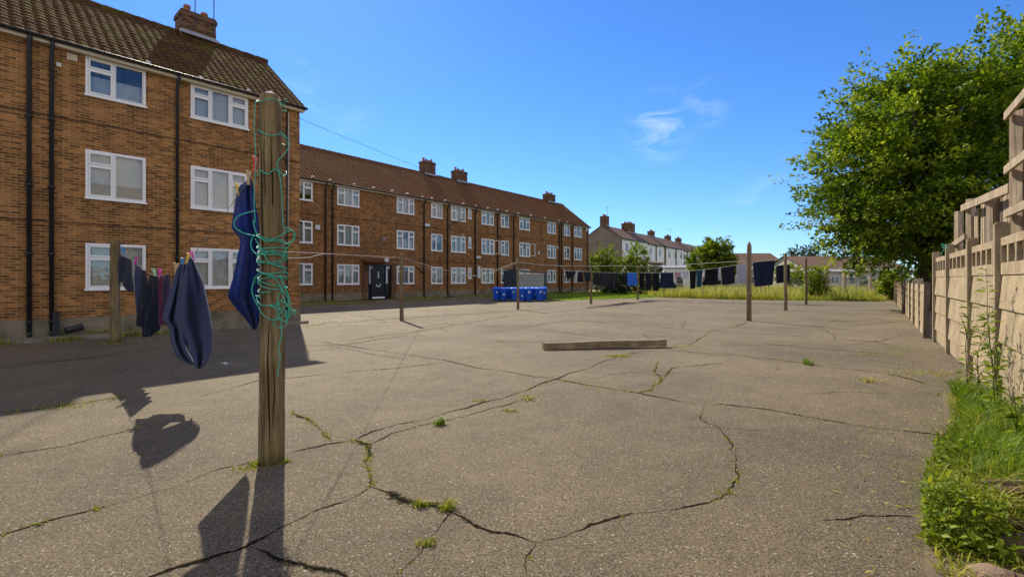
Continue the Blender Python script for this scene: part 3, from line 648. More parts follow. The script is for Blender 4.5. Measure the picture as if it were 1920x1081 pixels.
# cracks: ragged strips of dirt let into the asphalt, traced on the ground
crk, rim = MB(), MB(); tuft_pts = []
def fract(n, amp, r=.6):
    a = np.zeros(n)
    for o in range(1, 6):
        k = max(2, int(2 ** o * n / 64) + 2); a += np.interp(np.linspace(0, k - 1, n), np.arange(k), nr.uniform(-1, 1, k)) * amp * r ** (o - 1)
    return a
def crack(pts, wmax=.012, moss=.3, jig=.025, rimw=1.35, spread=.02):
    P = [gp(*p) for p in pts]; out = []; wmax = wmax * (1.35 if P[0].y < 9 else 1.25)
    for a, b in zip(P, P[1:]):
        L = (b - a).length; n = max(2, int(L / (.018 if b.y < 8 else .04)))
        out += [a.lerp(b, i / n) for i in range(n)]
    out.append(P[-1]); n = len(out); arr = np.array([(q.x, q.y) for q in out])
    dv = np.gradient(arr, axis=0); dv /= np.linalg.norm(dv, axis=1)[:, None] + 1e-9; nn = np.stack([-dv[:, 1], dv[:, 0]], 1)
    env = np.minimum(1, np.minimum(np.arange(n), np.arange(n)[::-1]) / 8)
    arr = arr + nn * ((fract(n, jig) + nr.uniform(-1, 1, n) * .0045 + .006 * fract(n, 1) * (1 + .12 * arr[:, 1])) * env)[:, None]
    wd_ = wmax * .85 * np.clip(.45 + fract(n, .8) + nr.uniform(-.3, .3, n), .06, 1.3) * (.12 + .88 * env)
    dist = arr[:, 1]
    for mb, z, k in ((rim, .0025, min(rimw, 1.6)), (crk, .0045, .8)):
        wl_ = wd_ * k * nr.uniform(.3, 1.5, n) + (.002 if k > 1 else .0006); wr = wd_ * k * nr.uniform(.3, 1.5, n)
        i0 = len(mb.v)
        for i in range(n):
            mb.v.append((*(arr[i] + nn[i] * wl_[i]), z)); mb.v.append((*(arr[i] - nn[i] * wr[i]), z))
        for i in range(n - 1): mb.f.append((i0 + 2 * i, i0 + 2 * i + 1, i0 + 2 * i + 3, i0 + 2 * i + 2)); mb.m.append(0)
    act = fract(n, .6)
    for i in range(n):
        if act[i] > .25 - moss and rnd.random() < moss: tuft_pts.append((arr[i][0] + rnd.gauss(0, spread), arr[i][1] + rnd.gauss(0, spread), rnd.uniform(.4, 1.0)))
crack([(0, 1003), (90, 975), (240, 935), (330, 912), (410, 880), (470, 868), (488, 862)], .007, .35)
crack([(535, 852), (575, 842), (612, 832), (640, 828), (665, 824)], .014, .35)
crack([(665, 824), (690, 832), (697, 850), (683, 868), (690, 890), (695, 912)], .016, .8)
crack([(545, 772), (562, 780), (575, 785), (590, 798), (605, 808), (620, 828)], .014, .8)
crack([(665, 824), (730, 803), (815, 780), (880, 762), (960, 740), (1040, 712), (1100, 690), (1160, 668), (1200, 660)], .010, .12, .04)
crack([(700, 830), (735, 812), (800, 795), (870, 780), (940, 760), (1000, 745)], .006, .2, .04)
crack([(695, 912), (730, 922), (760, 938), (810, 945), (850, 962)], .026, .25, .02, 1.6)
crack([(850, 962), (900, 985), (950, 998), (1005, 1018)], .013, .1)
crack([(1005, 1020), (990, 1048), (988, 1095)], .014, .05)
crack([(1003, 1018), (1060, 1005), (1110, 985), (1180, 965), (1260, 955), (1330, 942)], .010, .04)
crack([(695, 912), (640, 942), (590, 960), (555, 975), (520, 995), (490, 1010), (440, 1028), (330, 1060), (270, 1085)], .012, .08)
crack([(470, 1025), (510, 1045), (560, 1055), (610, 1068), (660, 1090)], .012, .05)
crack([(845, 962), (820, 990), (800, 1010), (790, 1035), (750, 1072)], .005, .45)
crack([(600, 640), (700, 655), (800, 670), (900, 690), (1030, 708)], .010, .25, .05)
crack([(1030, 708), (1065, 715), (1150, 730), (1200, 738), (1290, 755)], .014, .5, .03)
crack([(1290, 755), (1320, 757), (1350, 755), (1440, 768), (1540, 787), (1640, 803), (1740, 812), (1790, 818)], .017, .3, .03)
crack([(1318, 760), (1315, 785), (1340, 800), (1362, 830), (1378, 865), (1385, 895), (1372, 925), (1330, 942)], .0035, .25, .04)
crack([(1235, 678), (1232, 700), (1240, 712), (1228, 727), (1200, 736)], .014, .6, .05)
crack([(1245, 708), (1265, 690), (1310, 685), (1360, 680)], .009, .3, .04)
crack([(1400, 604), (1380, 612), (1330, 622), (1310, 635), (1290, 648), (1250, 655)], .016, .35, .06)
crack([(930, 622), (1060, 600), (1120, 603), (1250, 615), (1340, 622), (1400, 624), (1500, 630), (1640, 640), (1700, 655)], .016, .25, .06)
crack([(1250, 655), (1400, 668), (1500, 680), (1580, 690), (1660, 700), (1740, 720)], .013, .25, .05)
crack([(1540, 975), (1590, 972), (1620, 966), (1710, 968)], .007, .05)
crack([(0, 775), (60, 768), (130, 758), (200, 748), (240, 742)], .010, .7, .04, 2.2, .05)
crack([(380, 742), (480, 715), (620, 700), (740, 690), (840, 678)], .006, .25, .04)
crack([(0, 855), (120, 835), (260, 800)], .005, .25, .04)
crack([(760, 604), (900, 610), (1050, 622), (1180, 640)], .016, .2, .08)
crack([(1110, 590), (1300, 592), (1500, 600), (1690, 604)], .02, .25, .1)
crack([(640, 640), (800, 618), (960, 592), (1100, 580)], .016, .25, .08)
crack([(1260, 800), (1400, 806), (1500, 806)], .003, .1, .03)
crack([(560, 612), (700, 600), (860, 590), (1000, 580)], .025, .45, .12, 2.2, .2)
crack([(0, 690), (150, 672), (300, 655), (480, 640)], .014, .4, .08, 2.2, .1)
crack([(1400, 640), (1560, 655), (1700, 668)], .012, .3, .06)
crack([(1500, 740), (1620, 735), (1790, 740)], .006, .4, .04, 2, .06)
for k in range(34):
    px, py = rnd.uniform(60, 1700), 578 + 120 * rnd.random() ** 1.5; sc_ = (py - HY) / 60; pts = [(px, py)]; a_ = rnd.choice([0, math.pi]) + rnd.gauss(0, .3)
    for _ in range(rnd.randint(3, 6)):
        a_ += rnd.gauss(0, .35); px += math.cos(a_) * 38 * min(sc_, 2.2); py = max(568, py + math.sin(a_) * 6 * sc_); pts.append((px, py))
    if all(20 < q[0] < 1720 - max(0, 640 - q[1]) * .3 and q[1] < 1075 for q in pts) and not all(q[0] < 640 and q[1] < 740 for q in pts): crack(pts, .003 if py > 640 else .007, .18, .04, 1.5, .03)
tag(rim.build('asphalt_crack_edges', M['rim']), kind='structure'); tag(crk.build('asphalt_cracks', M['crack']), kind='structure')

# ------------------------------------------------------------------ vegetation generators
def blades(P, H, lean=.5, wid=.006, seg=3, spread=None):
    "P (n,3) roots, H (n) lengths -> vertices, quad faces, random value"
    n = len(P); az = nr.uniform(0, 2 * np.pi, n); ln = nr.uniform(.15, 1, n) * lean * H
    d = np.stack([np.cos(az), np.sin(az), np.zeros(n)], 1); s = np.stack([-np.sin(az), np.cos(az), np.zeros(n)], 1)
    tw = nr.uniform(-1, 1, n)[:, None]; s = s + d * tw * .6
    W = wid * nr.uniform(.6, 1.3, n)
    rows = []
    for k in range(seg + 1):
        t = k / seg; c_ = P + d * (ln * t ** 1.8)[:, None] + np.array([0, 0, 1]) * (H * (t - .25 * (lean * t) ** 2))[:, None]
        wk = (W * (1 - t ** 1.6) + .0004)[:, None]; rows += [c_ - s * wk, c_ + s * wk]
    V = np.stack(rows, 1).reshape(-1, 3); nv = 2 * (seg + 1); base = np.arange(n)[:, None] * nv
    Fq = np.concatenate([base + np.array([2 * k, 2 * k + 1, 2 * k + 3, 2 * k + 2]) for k in range(seg)], 0)
    rv = np.repeat(np.clip(nr.normal(.5, .24, n), 0, 1), nv); return V, Fq, rv
def leaves(P, size, dirs=None, droop=.2, aspect=.62):
    "folded four-sided leaves around points P (n,3)"
    n = len(P); d = nr.normal(0, 1, (n, 3)) if dirs is None else dirs + nr.normal(0, .55, (n, 3))
    d[:, 2] -= droop; d /= np.linalg.norm(d, axis=1)[:, None]
    up = nr.normal(0, .45, (n, 3)) + np.array([0, 0, 1.0]); s = np.cross(d, up); s /= np.linalg.norm(s, axis=1)[:, None] + 1e-9; u = np.cross(s, d)
    L = (size * nr.uniform(.6, 1.25, n))[:, None]
    A = P; B = P + d * L * .5 + s * L * aspect * .5 + u * L * .12; C = P + d * L - u * L * .1; D_ = P + d * L * .5 - s * L * aspect * .5 + u * L * .12
    V = np.stack([A, B, C, D_], 1).reshape(-1, 3); b = np.arange(n)[:, None] * 4
    return V, np.concatenate([b + np.array([0, 1, 2]), b + np.array([0, 2, 3])], 0), np.repeat(np.clip(nr.normal(.48, .22, n), 0, 1), 4)
def pnoise(P, sc, seed=0):
    q = P * sc; r_ = np.random.RandomState(seed); v = np.zeros(len(P))
    for k in range(5):
        w_ = r_.normal(0, 1, 3) * (1 + k * .6); v += np.sin(q @ w_ + r_.uniform(0, 6)) / (1 + .4 * k)
    return v / 2.5
def tree(name, base, lobes, mat, nspray, nleaf, lsize, trunk_r, label, cat='tree', group=None, spray=1.0, seed=1, zmin=1.0, limbs=60, bark=None, stem=True, clip=None, rmin=.35, gap=-.42):
    global nr
    nr = np.random.RandomState(seed); rr = random.Random(seed)
    root = empty(name, base, label=label, cat=cat, group=group); base = np.array(base, float)
    lob = [(np.array(c_, float) - base, np.array(r_, float)) for c_, r_ in lobes]
    vol = np.array([np.prod(r_) ** (2 / 3) for _, r_ in lob]); pick = nr.choice(len(lob), nspray, p=vol / vol.sum())
    dirs = nr.normal(0, 1, (nspray, 3)); dirs /= np.linalg.norm(dirs, axis=1)[:, None]
    rad = rmin + (1 - rmin) * nr.uniform(0, 1, nspray) ** .5
    C0 = np.array([lob[i][0] for i in pick]); R0 = np.array([lob[i][1] for i in pick]); T = C0 + dirs * R0 * rad[:, None] * (1 + .13 * pnoise(dirs, 3.1, seed)[:, None])
    keep = (pnoise(T, 1.3 / max(spray, .3), seed + 5) > gap) & (T[:, 2] > zmin)
    if clip is not None: keep &= clip(T + base)
    T = T[keep]; dd_ = dirs[keep]; rk = rad[keep]; ns = len(T)
    out = dd_ * np.array([1, 1, .6]) + np.array([0, 0, .25]) + nr.normal(0, .35, (ns, 3)); out /= np.linalg.norm(out, axis=1)[:, None]
    ln = spray * nr.uniform(.5, 1.25, ns) * np.where((rk > .93) & (nr.uniform(0, 1, ns) < .25), 1.7, 1)
    t = nr.uniform(-.35, 1, (ns, nleaf)); sp_ = spray * .22 * (1.15 - np.clip(t, 0, 1) * .8)
    Pn = T[:, None, :] + out[:, None, :] * (t * ln[:, None])[:, :, None] + nr.normal(0, 1, (ns, nleaf, 3)) * sp_[:, :, None] * np.array([1, 1, .6])
    Pn = Pn.reshape(-1, 3); V, Fq, rv = leaves(Pn, lsize, np.repeat(out, nleaf, 0))
    clump = np.repeat(nr.normal(0, .22, ns), nleaf * 4); rv = np.clip(rv + clump, 0, 1)
    np_mesh('crown', V, Fq, mat, root, rv)
    if stem:
        tk = MB(); top = np.mean([c_ for c_, _ in lob], axis=0); h = top[2]
        pts = [Vector((0, 0, -.05)), Vector((top[0] * .08, top[1] * .08, h * .3)), Vector((top[0] * .35, top[1] * .35, h * .62)), Vector(tuple(top))]
        tk.tube(pts, [trunk_r * 1.25, trunk_r, trunk_r * .7, trunk_r * .3], 12)
        idx = nr.choice(ns, min(limbs, ns), replace=False)
        for i in idx:
            e = Vector(tuple(T[i])); s_ = rr.uniform(.25, .9); k = int(s_ * 3); f = s_ * 3 - k; st = pts[k].lerp(pts[min(k + 1, 3)], f)
            md = st.lerp(e, .5) + Vector((rr.uniform(-.2, .2), rr.uniform(-.2, .2), (e - st).length * .10))
            r1 = trunk_r * .30 * (1.1 - s_); tk.tube([st, st.lerp(md, .5) + Vector((0, 0, .03)), md, e], [r1 + .01, r1 * .8, r1 * .55, .008], 6)
        tk.build('trunk', bark or M['bark'], root, True)
    return root

# big broadleaf tree leaning over the right fence
tree('broadleaf_tree', (22.5, 26.3, 0), [((25.6, 26.5, 7.9), (7.2, 5.6, 5.2)), ((20.6, 25.6, 7.0), (4.3, 4.2, 4.4)), ((21.6, 25.4, 4.9), (4.3, 4.0, 2.9)), ((22.4, 26.3, 10.4), (3.6, 3.8, 2.9)), ((26.0, 26, 12.4), (2.6, 3.0, 2.3)), ((29.8, 26.5, 11.8), (3.6, 3.3, 3.5))],
     M['leaf_big'], 4100, 40, .235, .32, 'tall broadleaf tree in full leaf overhanging the far end of the concrete fence', spray=1.15, seed=3, zmin=1.9, limbs=240, rmin=.38, gap=-.22)
# trees and bushes beyond the yard
tree('small_tree', at(1330, 540, 60) * 1 - Vector((0, 0, at(1330, 540, 60).z)), [((at(1322, 492, 60)), (1.9, 1.8, 1.9)), ((at(1347, 484, 60)), (1.8, 1.6, 2.1)), ((at(1338, 465, 60)), (1.3, 1.2, 1.2)), (at(1362, 500, 60), (1.3, 1.3, 1.3))],
     M['leaf_yellow'], 620, 22, .34, .12, 'bright green small tree beyond the fence to the right of the white terrace', seed=5, spray=.6, zmin=.8, limbs=30)
tree('round_tree', (at(1510, 540, 95).x, 95, 0), [(at(1508, 483, 95), (3.4, 3.0, 2.0)), (at(1492, 492, 95), (2.2, 2.4, 1.8)), (at(1528, 488, 95), (2.2, 2.4, 1.5))],
     M['leaf_dark'], 260, 18, .4, .25, 'dark round topped tree standing between the two low brown roofs', seed=6, spray=.9, zmin=.8, limbs=20)
for i, (px, py, D, r_, h_, lb, mt) in enumerate((
    (1118, 496, 63, 1.5, 1.5, 'pale green bush at the far end corner of the long brick block', 'leaf_yellow'),
    (1137, 487, 64, 1.6, 2.1, 'tall pale green bush against the grey gable wall', 'leaf_yellow'),
    (1177, 500, 60, 1.3, 1.4, 'bushy green shrub under the white wall of the terrace', 'leaf_yellow'),
    (1196, 488, 61, 1.2, 2.2, 'slender shrub rising above the blue shirt on the line', 'leaf_yellow'),
    (1150, 530, 55, 2.2, 1.3, 'low green bush behind the black washing', 'leaf_dark'),
    (1216, 527, 54, 1.9, 1.5, 'low dark bush behind the long black trousers', 'leaf_dark'),
    (1530, 530, 38.5, .62, 1.25, 'column of ivy smothering a fence post at the back of the yard', 'leaf_yellow'),
    (1672, 538, 38.0, 1.0, 1.2, 'green bush at the foot of the big tree by the back fence', 'leaf_yellow'),
    (1650, 505, 60, 3.6, 2.6, 'wide bush behind the back fence below the overhanging tree', 'leaf_dark'),
    (1480, 514, 62, 2.0, 1.0, 'low clipped bush below the dark round topped tree', 'leaf_yellow'))):
    c_ = at(px, py, D)
    tree('bush', (c_.x, D, 0), [((c_.x, D, c_.z), (r_, r_, h_)), ((c_.x + r_ * .3, D, max(.6, c_.z - h_ * .6)), (r_ * .8, r_ * .8, h_ * .8))], M[mt], 190 if i != 6 else 240, 20, .27 if i != 6 else .16, .05, lb, 'bush', seed=20 + i, spray=.45, zmin=.05, limbs=12, rmin=.3)

# ------------------------------------------------------------------ grass
nr = np.random.RandomState(31)
def scatter(poly, n):
    xs = [p[0] for p in poly]; ys = [p[1] for p in poly]; out = np.empty((0, 2))
    while len(out) < n:
        Q = np.stack([nr.uniform(min(xs), max(xs), n * 2), nr.uniform(min(ys), max(ys), n * 2)], 1); ins = np.zeros(len(Q), bool)
        for i in range(len(poly)):
            (x1, y1), (x2, y2) = poly[i], poly[(i + 1) % len(poly)]
            c_ = ((y1 > Q[:, 1]) != (y2 > Q[:, 1])) & (Q[:, 0] < (x2 - x1) * (Q[:, 1] - y1) / (y2 - y1 + 1e-12) + x1); ins ^= c_
        out = np.concatenate([out, Q[ins]])
    return out[:n]
def grass(name, poly, n, h, mat, label, lean=.6, wid=.01, seg=2, z=-.01, nsc=.6, hv=.5, thr=-9, seed=0):
    Q = scatter(poly, n); P = np.column_stack([Q, np.full(n, z)]); v_ = pnoise(P, nsc, 40 + seed)
    k = v_ > thr; P, v_ = P[k], v_[k]
    H = h * nr.uniform(.5, 1.2, len(P)) * (1 + hv * v_); V, Fq, rv = blades(P, np.clip(H, .02, 9), lean, wid, seg)
    rv = np.clip(rv + np.repeat(v_ * .18, 2 * (seg + 1)), 0, 1)
    return tag(np_mesh(name, V, Fq, mat, None, rv), label=label, cat='grass', kind='stuff')
grass('lawn_grass', [(-3.7, 45.0), (.4, 38.6), (2.5, 35.7), (13.4, 43.2), (18, 38.6), (18, 52), (12, 64), (10.2, 62)], 16000, .10, M['grass'], 'short green lawn at the far end of the long brick block', .6, .03, 2)
grass('tall_grass', [(13.2, 43.2), (18, 38.6), (27, 35.6), (32, 40), (48, 68), (16, 66)], 14000, .72, M['grass_dry'], 'tall dry yellow grass behind the far washing line', .5, .022, 3, nsc=.45, hv=1.1)
grass('tall_green_weeds', [(13.2, 43.2), (18, 38.6), (27, 35.6), (32, 40), (40, 52), (16, 54)], 7000, .75, M['grass_weed'], 'patches of taller green weeds among the dry grass', .6, .03, 3, nsc=.9, hv=.8, thr=.1, seed=9)
grass('rough_grass', [(13.2, 43.0), (18, 38.3), (27, 35.3), (31.5, 39), (31, 40.5), (27, 36.9), (18.3, 40), (13.5, 44.6)], 5200, .42, M['grass_weed'], 'rough green grass growing along the back edge of the asphalt', .7, .02, 3, nsc=1.2, hv=.7)
# shaded weeds at the foot of the walls
def line_pts(fr, x0, x1, y, n, sp): t = nr.uniform(x0, x1, n); yy = y + nr.normal(0, sp, n); return np.stack([fr.o.x + fr.u.x * t + fr.n.x * yy, fr.o.y + fr.u.y * t + fr.n.y * yy, np.full(n, .0)], 1)
P = np.concatenate([line_pts(FA, -14, 0, -.8, 2600, .07), line_pts(FA, -14, 0, -.1, 600, .04) + [0, 0, .09], line_pts(FB, -LB, bx(905), -2.0, 5000, .25), line_pts(FB, -LB, bx(905), -.12, 2500, .08) + [0, 0, .05], line_pts(FB, bx(905), 0, -.3, 3000, .3)])
v_ = pnoise(P, 1.1, 77); P = P[v_ > .0]; V, Fq, rv = blades(P, nr.uniform(.05, .22, len(P)), .8, .012, 2)
tag(np_mesh('wall_foot_grass', V, Fq, M['grass_weed'], None, rv), 'straggling weeds along the foot of the brick walls and kerb', 'grass', kind='stuff')
# tufts in the cracks
P = []; H = []
for x, y, s_ in tuft_pts:
    k = rnd.randint(3, 8)
    for _ in range(k): P.append((x + rnd.gauss(0, .014), y + rnd.gauss(0, .014), 0)); H.append(s_ * rnd.uniform(.012, .045) * (1.0 + max(0, y - 8) * .05))
for (px, py, n, sp_, hh_) in ((600, 590, 160, .5, .07), (760, 600, 60, .2, .07), (700, 612, 120, .6, .04), (1160, 668, 260, .16, .07), (1270, 650, 120, .25, .06), (955, 770, 60, .05, .05), (900, 752, 40, .06, .05), (1790, 818, 80, .2, .08), (1640, 665, 120, .3, .06), (1700, 655, 90, .3, .06),
        (1730, 700, 120, .3, .08), (1620, 712, 60, .15, .05), (985, 575, 60, .4, .1), (490, 870, 160, .05, .06), (530, 866, 110, .035, .05), (460, 878, 60, .06, .03), (120, 762, 160, .25, .04), (790, 948, 60, .03, .06), (835, 955, 50, .03, .07), (800, 1020, 50, .03, .06), (216, 644, 160, .18, .08), (620, 605, 120, .4, .06), (820, 583, 160, .8, .07), (900, 577, 160, .8, .08), (520, 627, 60, .2, .05)):
    g0 = gp(px, py)
    for _ in range(n): P.append((g0.x + rnd.gauss(0, sp_), g0.y + rnd.gauss(0, sp_ * .5), 0)); H.append(hh_ * rnd.uniform(.4, 1.1))
V, Fq, rv = blades(np.array(P), np.array(H), 1.1, .0045, 2)
tag(np_mesh('crack_weeds', V, Fq, M['grass_weed'], None, rv), 'small yellow green weeds sprouting from the cracks in the asphalt', 'weeds', kind='stuff')
def tuft(px, py, n, h, label, mat='grass', sp_=.02, lean=1.1, wid=.006):
    g0 = gp(px, py); P = np.stack([nr.normal(0, sp_, n), nr.normal(0, sp_, n), np.zeros(n)], 1)
    V, Fq, rv = blades(P, h * nr.uniform(.4, 1.1, n), lean, wid, 3); o = np_mesh('grass_tuft', V, Fq, M[mat], None, rv); o.location = g0; return tag(o, label, 'grass tuft')
tuft(826, 795, 90, .13, 'bright green grass tuft alone in the open middle of the asphalt', lean=1.3)
tuft(1515, 683, 60, .2, 'small upright green weed on the asphalt right of the lying beam', sp_=.05)
tuft(840, 952, 40, .10, 'yellow green tuft in the thick crack near the bottom', 'grass_weed')
tuft(787, 947, 40, .07, 'low green tuft at the left end of the thick crack', 'grass_weed')
tuft(992, 748, 40, .10, 'dry straw coloured tuft beside the long diagonal crack', 'grass_dry', .06)
tuft(1632, 716, 40, .16, 'dry sprawling tuft on the asphalt towards the concrete fence', 'grass_dry', .05, 1.5)

# ------------------------------------------------------------------ washing posts
def wpost(name, px, py_b, py_t, r_, label, mat='post_far', group='wooden washing line posts', top='flat', seg=14, lean=(0, 0), square=False):
    b = gp(px, py_b); h = EYE + (HY - py_t) / F * b.y; m_ = MB(); n = 26
    ph = rnd.random() * 6
    pts = [(lean[0] * t + .008 * math.sin(t * 5 + ph), lean[1] * t, -.02 + (h + .02) * t) for t in np.linspace(0, 1, n)]
    if square:
        rf = lambda a, t: min(1.15, .88 / max(abs(math.cos(a)), abs(math.sin(a))))
    else: rf = lambda a, t: 1 + .03 * math.sin(2 * a + ph + t * 2) + .012 * math.sin(5 * a + t * 9 + ph) + .012 * math.sin(t * 40 + 2 * a) + (.02 * math.sin(t * 23 + a) * math.sin(t * 61 + 3 * a))
    rad = [r_ * (1.08 - .13 * t) for t in np.linspace(0, 1, n)]
    if top == 'point': rad[-2] *= .85; rad[-1] *= .3
    else: rad[-1] *= .9
    m_.tube(pts, rad, seg, rf=rf); o = m_.build(name, M[mat], None, True, loc=b); return tag(o, label, 'post', group), b, h
near_post, NP, NH = wpost('washing_post', 510, 865, 181, .097, 'thick weathered post in the foreground wrapped in green rope', 'post', seg=48, lean=(-.01, 0))
near_post.data.polygons.foreach_set('use_smooth', [True] * len(near_post.data.polygons))
# cap of pale mortar, long drying splits
k_ = MB(); k_.tube([(-.01, 0, NH - .004), (-.01, 0, NH + .025), (0, 0, NH + .04)], [.055, .045, .01], 10); k_.build('post_cap', M['chip'], near_post, True)
for (ang, z0, z1, wv) in ((250, 1.1, 2.75, .006), (283, .15, 1.25, .005), (228, .5, 1.7, .003), (300, 1.9, 2.9, .004), (265, 2.3, 3.0, .003), (305, .3, .9, .003)):
    k_ = MB(); rows = []; n = 26
    for i in range(n):
        t = i / (n - 1); z = z0 + (z1 - z0) * t; a = R(ang) + .06 * math.sin(t * 7 + ang) + rnd.uniform(-.012, .012); rr_ = .097 * (1.08 - .13 * z / NH) * 1.035
        w_ = wv * math.sin(math.pi * t) ** .5 / .1 + .002
        rows.append([(rr_ * math.cos(a - w_) - .01 * z / NH, rr_ * math.sin(a - w_), z), (rr_ * math.cos(a + w_) - .01 * z / NH, rr_ * math.sin(a + w_), z)])
    k_.grid(rows); k_.build('drying_split', M['crack'], near_post)
left_post, LP, LH = wpost('washing_post', 216, 641, 450, .105, 'round post at the left standing in the shade before the brick wall', 'post', seg=20)
posts = {}
for key, px, pb, pt, r_, lb, sq in (('a', 753, 601, 473, .075, 'post standing before the long block to the right of its door', False), ('b', 971, 580, 484, .07, 'post standing in front of the blue bins', False),
        ('c', 1108, 569.5, 496, .075, 'post at the left end of the far black washing', False), ('d', 1196, 561.5, 497, .075, 'post beside the blue shirt', False),
        ('e', 1404.5, 601, 453, .08, 'tall grey post with pointed top, tallest of the far posts', True), ('f', 1473, 581.5, 475, .075, 'post in front of the smaller dark towel at the right end', False), ('g', 1511.5, 570, 483, .07, 'rightmost free standing post, close to the ivy column', False)):
    posts[key] = wpost('washing_post', px, pb, pt, r_, lb, 'post_far', square=sq, top='point' if key == 'e' else 'flat')
k_ = MB(); k_.tube([(0, 0, .98), (0, 0, 1.06)], .098, 12); k_.build('post_collar', M['post_far'], posts['e'][0], True)

# green rope: coils, tangles and a hanging tail
def helix(z0, z1, turns, r0, rj, n=60, ph=0, off=(0, 0)):
    return [(math.cos(ph + turns * 2 * math.pi * t) * (r0 + rj * math.sin(t * 17 + ph)) + off[0], math.sin(ph + turns * 2 * math.pi * t) * (r0 + rj * math.sin(t * 13 + 1)) + off[1],
             z0 + (z1 - z0) * t + .02 * math.sin(t * 23 + ph)) for t in np.linspace(0, 1, n)]
rp = MB(); rr_ = .112
zz = lambda y: EYE + (HY - y) / F * NP.y
for (y0, y1, tn, rj, ph) in ((430, 520, 4, .006, 0), (455, 505, 3, .012, 1.3), (470, 500, 2, .02, 3), (515, 545, 2.5, .01, 2), (508, 560, 2, .018, 4.5), (186, 205, 1.4, .003, 0), (248, 270, 1.2, .006, 2), (330, 322, .7, .01, 3.4), (540, 600, 1.3, .03, 1)):
    rp.tube(helix(zz(y0), zz(y1), tn, rr_ + .004, rj, int(34 * tn) + 8, ph), .0042, 6)
def loop(pts, r_=.0042, n=14):
    "smooth curve through points (dx px, y px, dy m) around the post"
    Q = [Vector(((px - 510) / F * NP.y, dy, zz(py))) for px, py, dy in pts]; out = []
    for i in range(len(Q) - 1):
        p0, p1, p2, p3 = Q[max(i - 1, 0)], Q[i], Q[i + 1], Q[min(i + 2, len(Q) - 1)]
        for k in range(n):
            t = k / n; out.append(.5 * ((2 * p1) + (-p0 + p2) * t + (2 * p0 - 5 * p1 + 4 * p2 - p3) * t * t + (-p0 + 3 * p1 - 3 * p2 + p3) * t ** 3))
    out.append(Q[-1]); rp.tube(out, r_, 6)
loop([(490, 398, -.1), (462, 408, -.12), (456, 425, -.14), (470, 438, -.14), (500, 446, -.13), (538, 452, -.06)])
loop([(486, 415, -.1), (495, 440, -.12), (515, 455, -.13), (530, 445, -.08), (550, 432, -.02), (549, 450, 0), (534, 460, -.04)])
loop([(533, 425, -.02), (549, 432, 0), (551, 445, .02), (540, 465, -.02), (534, 485, -.05)])
loop([(484, 440, -.06), (481, 455, -.09), (486, 470, -.11), (500, 478, -.13), (525, 470, -.12)])
loop([(490, 450, -.1), (505, 470, -.13), (520, 495, -.12), (534, 492, -.06)])
loop([(530, 516, -.05), (537, 530, -.07), (546, 548, -.07), (553, 575, -.07), (548, 592, -.06), (536, 585, -.08), (530, 565, -.1), (538, 545, -.1), (548, 560, -.08), (545, 600, -.06), (536, 612, -.07), (524, 605, -.11), (540, 578, -.09)])
loop([(487, 520, -.08), (484, 545, -.1), (496, 570, -.12), (510, 590, -.13), (528, 598, -.11), (540, 592, -.09)])
loop([(484, 530, -.05), (490, 520, -.1), (505, 513, -.13), (525, 520, -.12), (534, 535, -.09), (541, 560, -.08), (550, 578, -.07), (560, 582, -.06), (556, 590, -.06)])
loop([(538, 560, -.1), (530, 572, -.12), (520, 570, -.13), (534, 578, -.12), (548, 570, -.09), (536, 566, -.1), (532, 590, -.11), (545, 600, -.09), (544, 580, -.08)])
loop([(536, 600, -.09), (538, 625, -.1), (533, 650, -.1), (536, 668, -.1), (531, 693, -.1), (533, 700, -.1)])
loop([(490, 195, -.09), (488, 240, -.1), (491, 300, -.1), (488, 370, -.1), (490, 420, -.1)], .004)
loop([(531, 250, -.05), (545, 268, -.02), (538, 290, -.04), (528, 310, -.08), (532, 340, -.06), (534, 380, -.05), (536, 430, -.05)], .004)
rp_o = rp.build('tangled_rope', M['rope_green'], None, True, loc=NP); tag(rp_o, 'teal green rope coiled and tangled round the foreground post', 'rope')

# ------------------------------------------------------------------ lines
def polyline(pts, n=10, r_=.004, name='washing_line', mat='line_white', label='', sag=True, group='washing lines'):
    Q = [Vector(p) for p in pts]; out = []
    for i in range(len(Q) - 1):
        p0, p1, p2, p3 = Q[max(i - 1, 0)], Q[i], Q[i + 1], Q[min(i + 2, len(Q) - 1)]
        for k in range(n):
            t = k / n; out.append(.5 * ((2 * p1) + (-p0 + p2) * t + (2 * p0 - 5 * p1 + 4 * p2 - p3) * t * t + (-p0 + 3 * p1 - 3 * p2 + p3) * t ** 3))
    out.append(Q[-1]); m_ = MB(); m_.tube(out, r_, 6); o = m_.build(name, M[mat], None, True); return tag(o, label, 'washing line', group)
def onNL(px, py):
    q = (px - HX) / F; d = LP - NP; t = (q * NP.y - NP.x) / (d.x - q * d.y); D = NP.y + t * d.y; return Vector((q * D, D, EYE + (HY - py) / F * D))
LN = [(489, 290), (478, 309), (468, 334), (445, 368), (418, 407), (390, 443), (370, 468), (358, 482), (343, 495), (330, 505), (315, 513), (300, 517), (285, 515), (268, 503), (250, 484), (236, 468), (222, 456)]
near_line = [onNL(*p) for p in LN]
polyline(near_line, 6, .0032, mat='line_grey', label='slack washing line from the roped foreground post down to the left post')
def onp(a, b, pts):
    "points of the photograph laid on the upright plane between two posts"
    out = []
    for px, py in pts:
        q = (px - HX) / F; d = b - a; t = (q * a.y - a.x) / (d.x - q * d.y); D = a.y + t * d.y; out.append(Vector((q * D, D, EYE + (HY - py) / F * D)))
    return out
Pa, Pb, Pc, Pd, Pe, Pf, Pg = [posts[k][1] for k in 'abcdefg']
polyline(onp(NP, Pa, [(531, 472), (600, 474.5), (680, 479), (750, 482)]), 8, .0024, label='upper pale line from the roped post to the post right of the door')
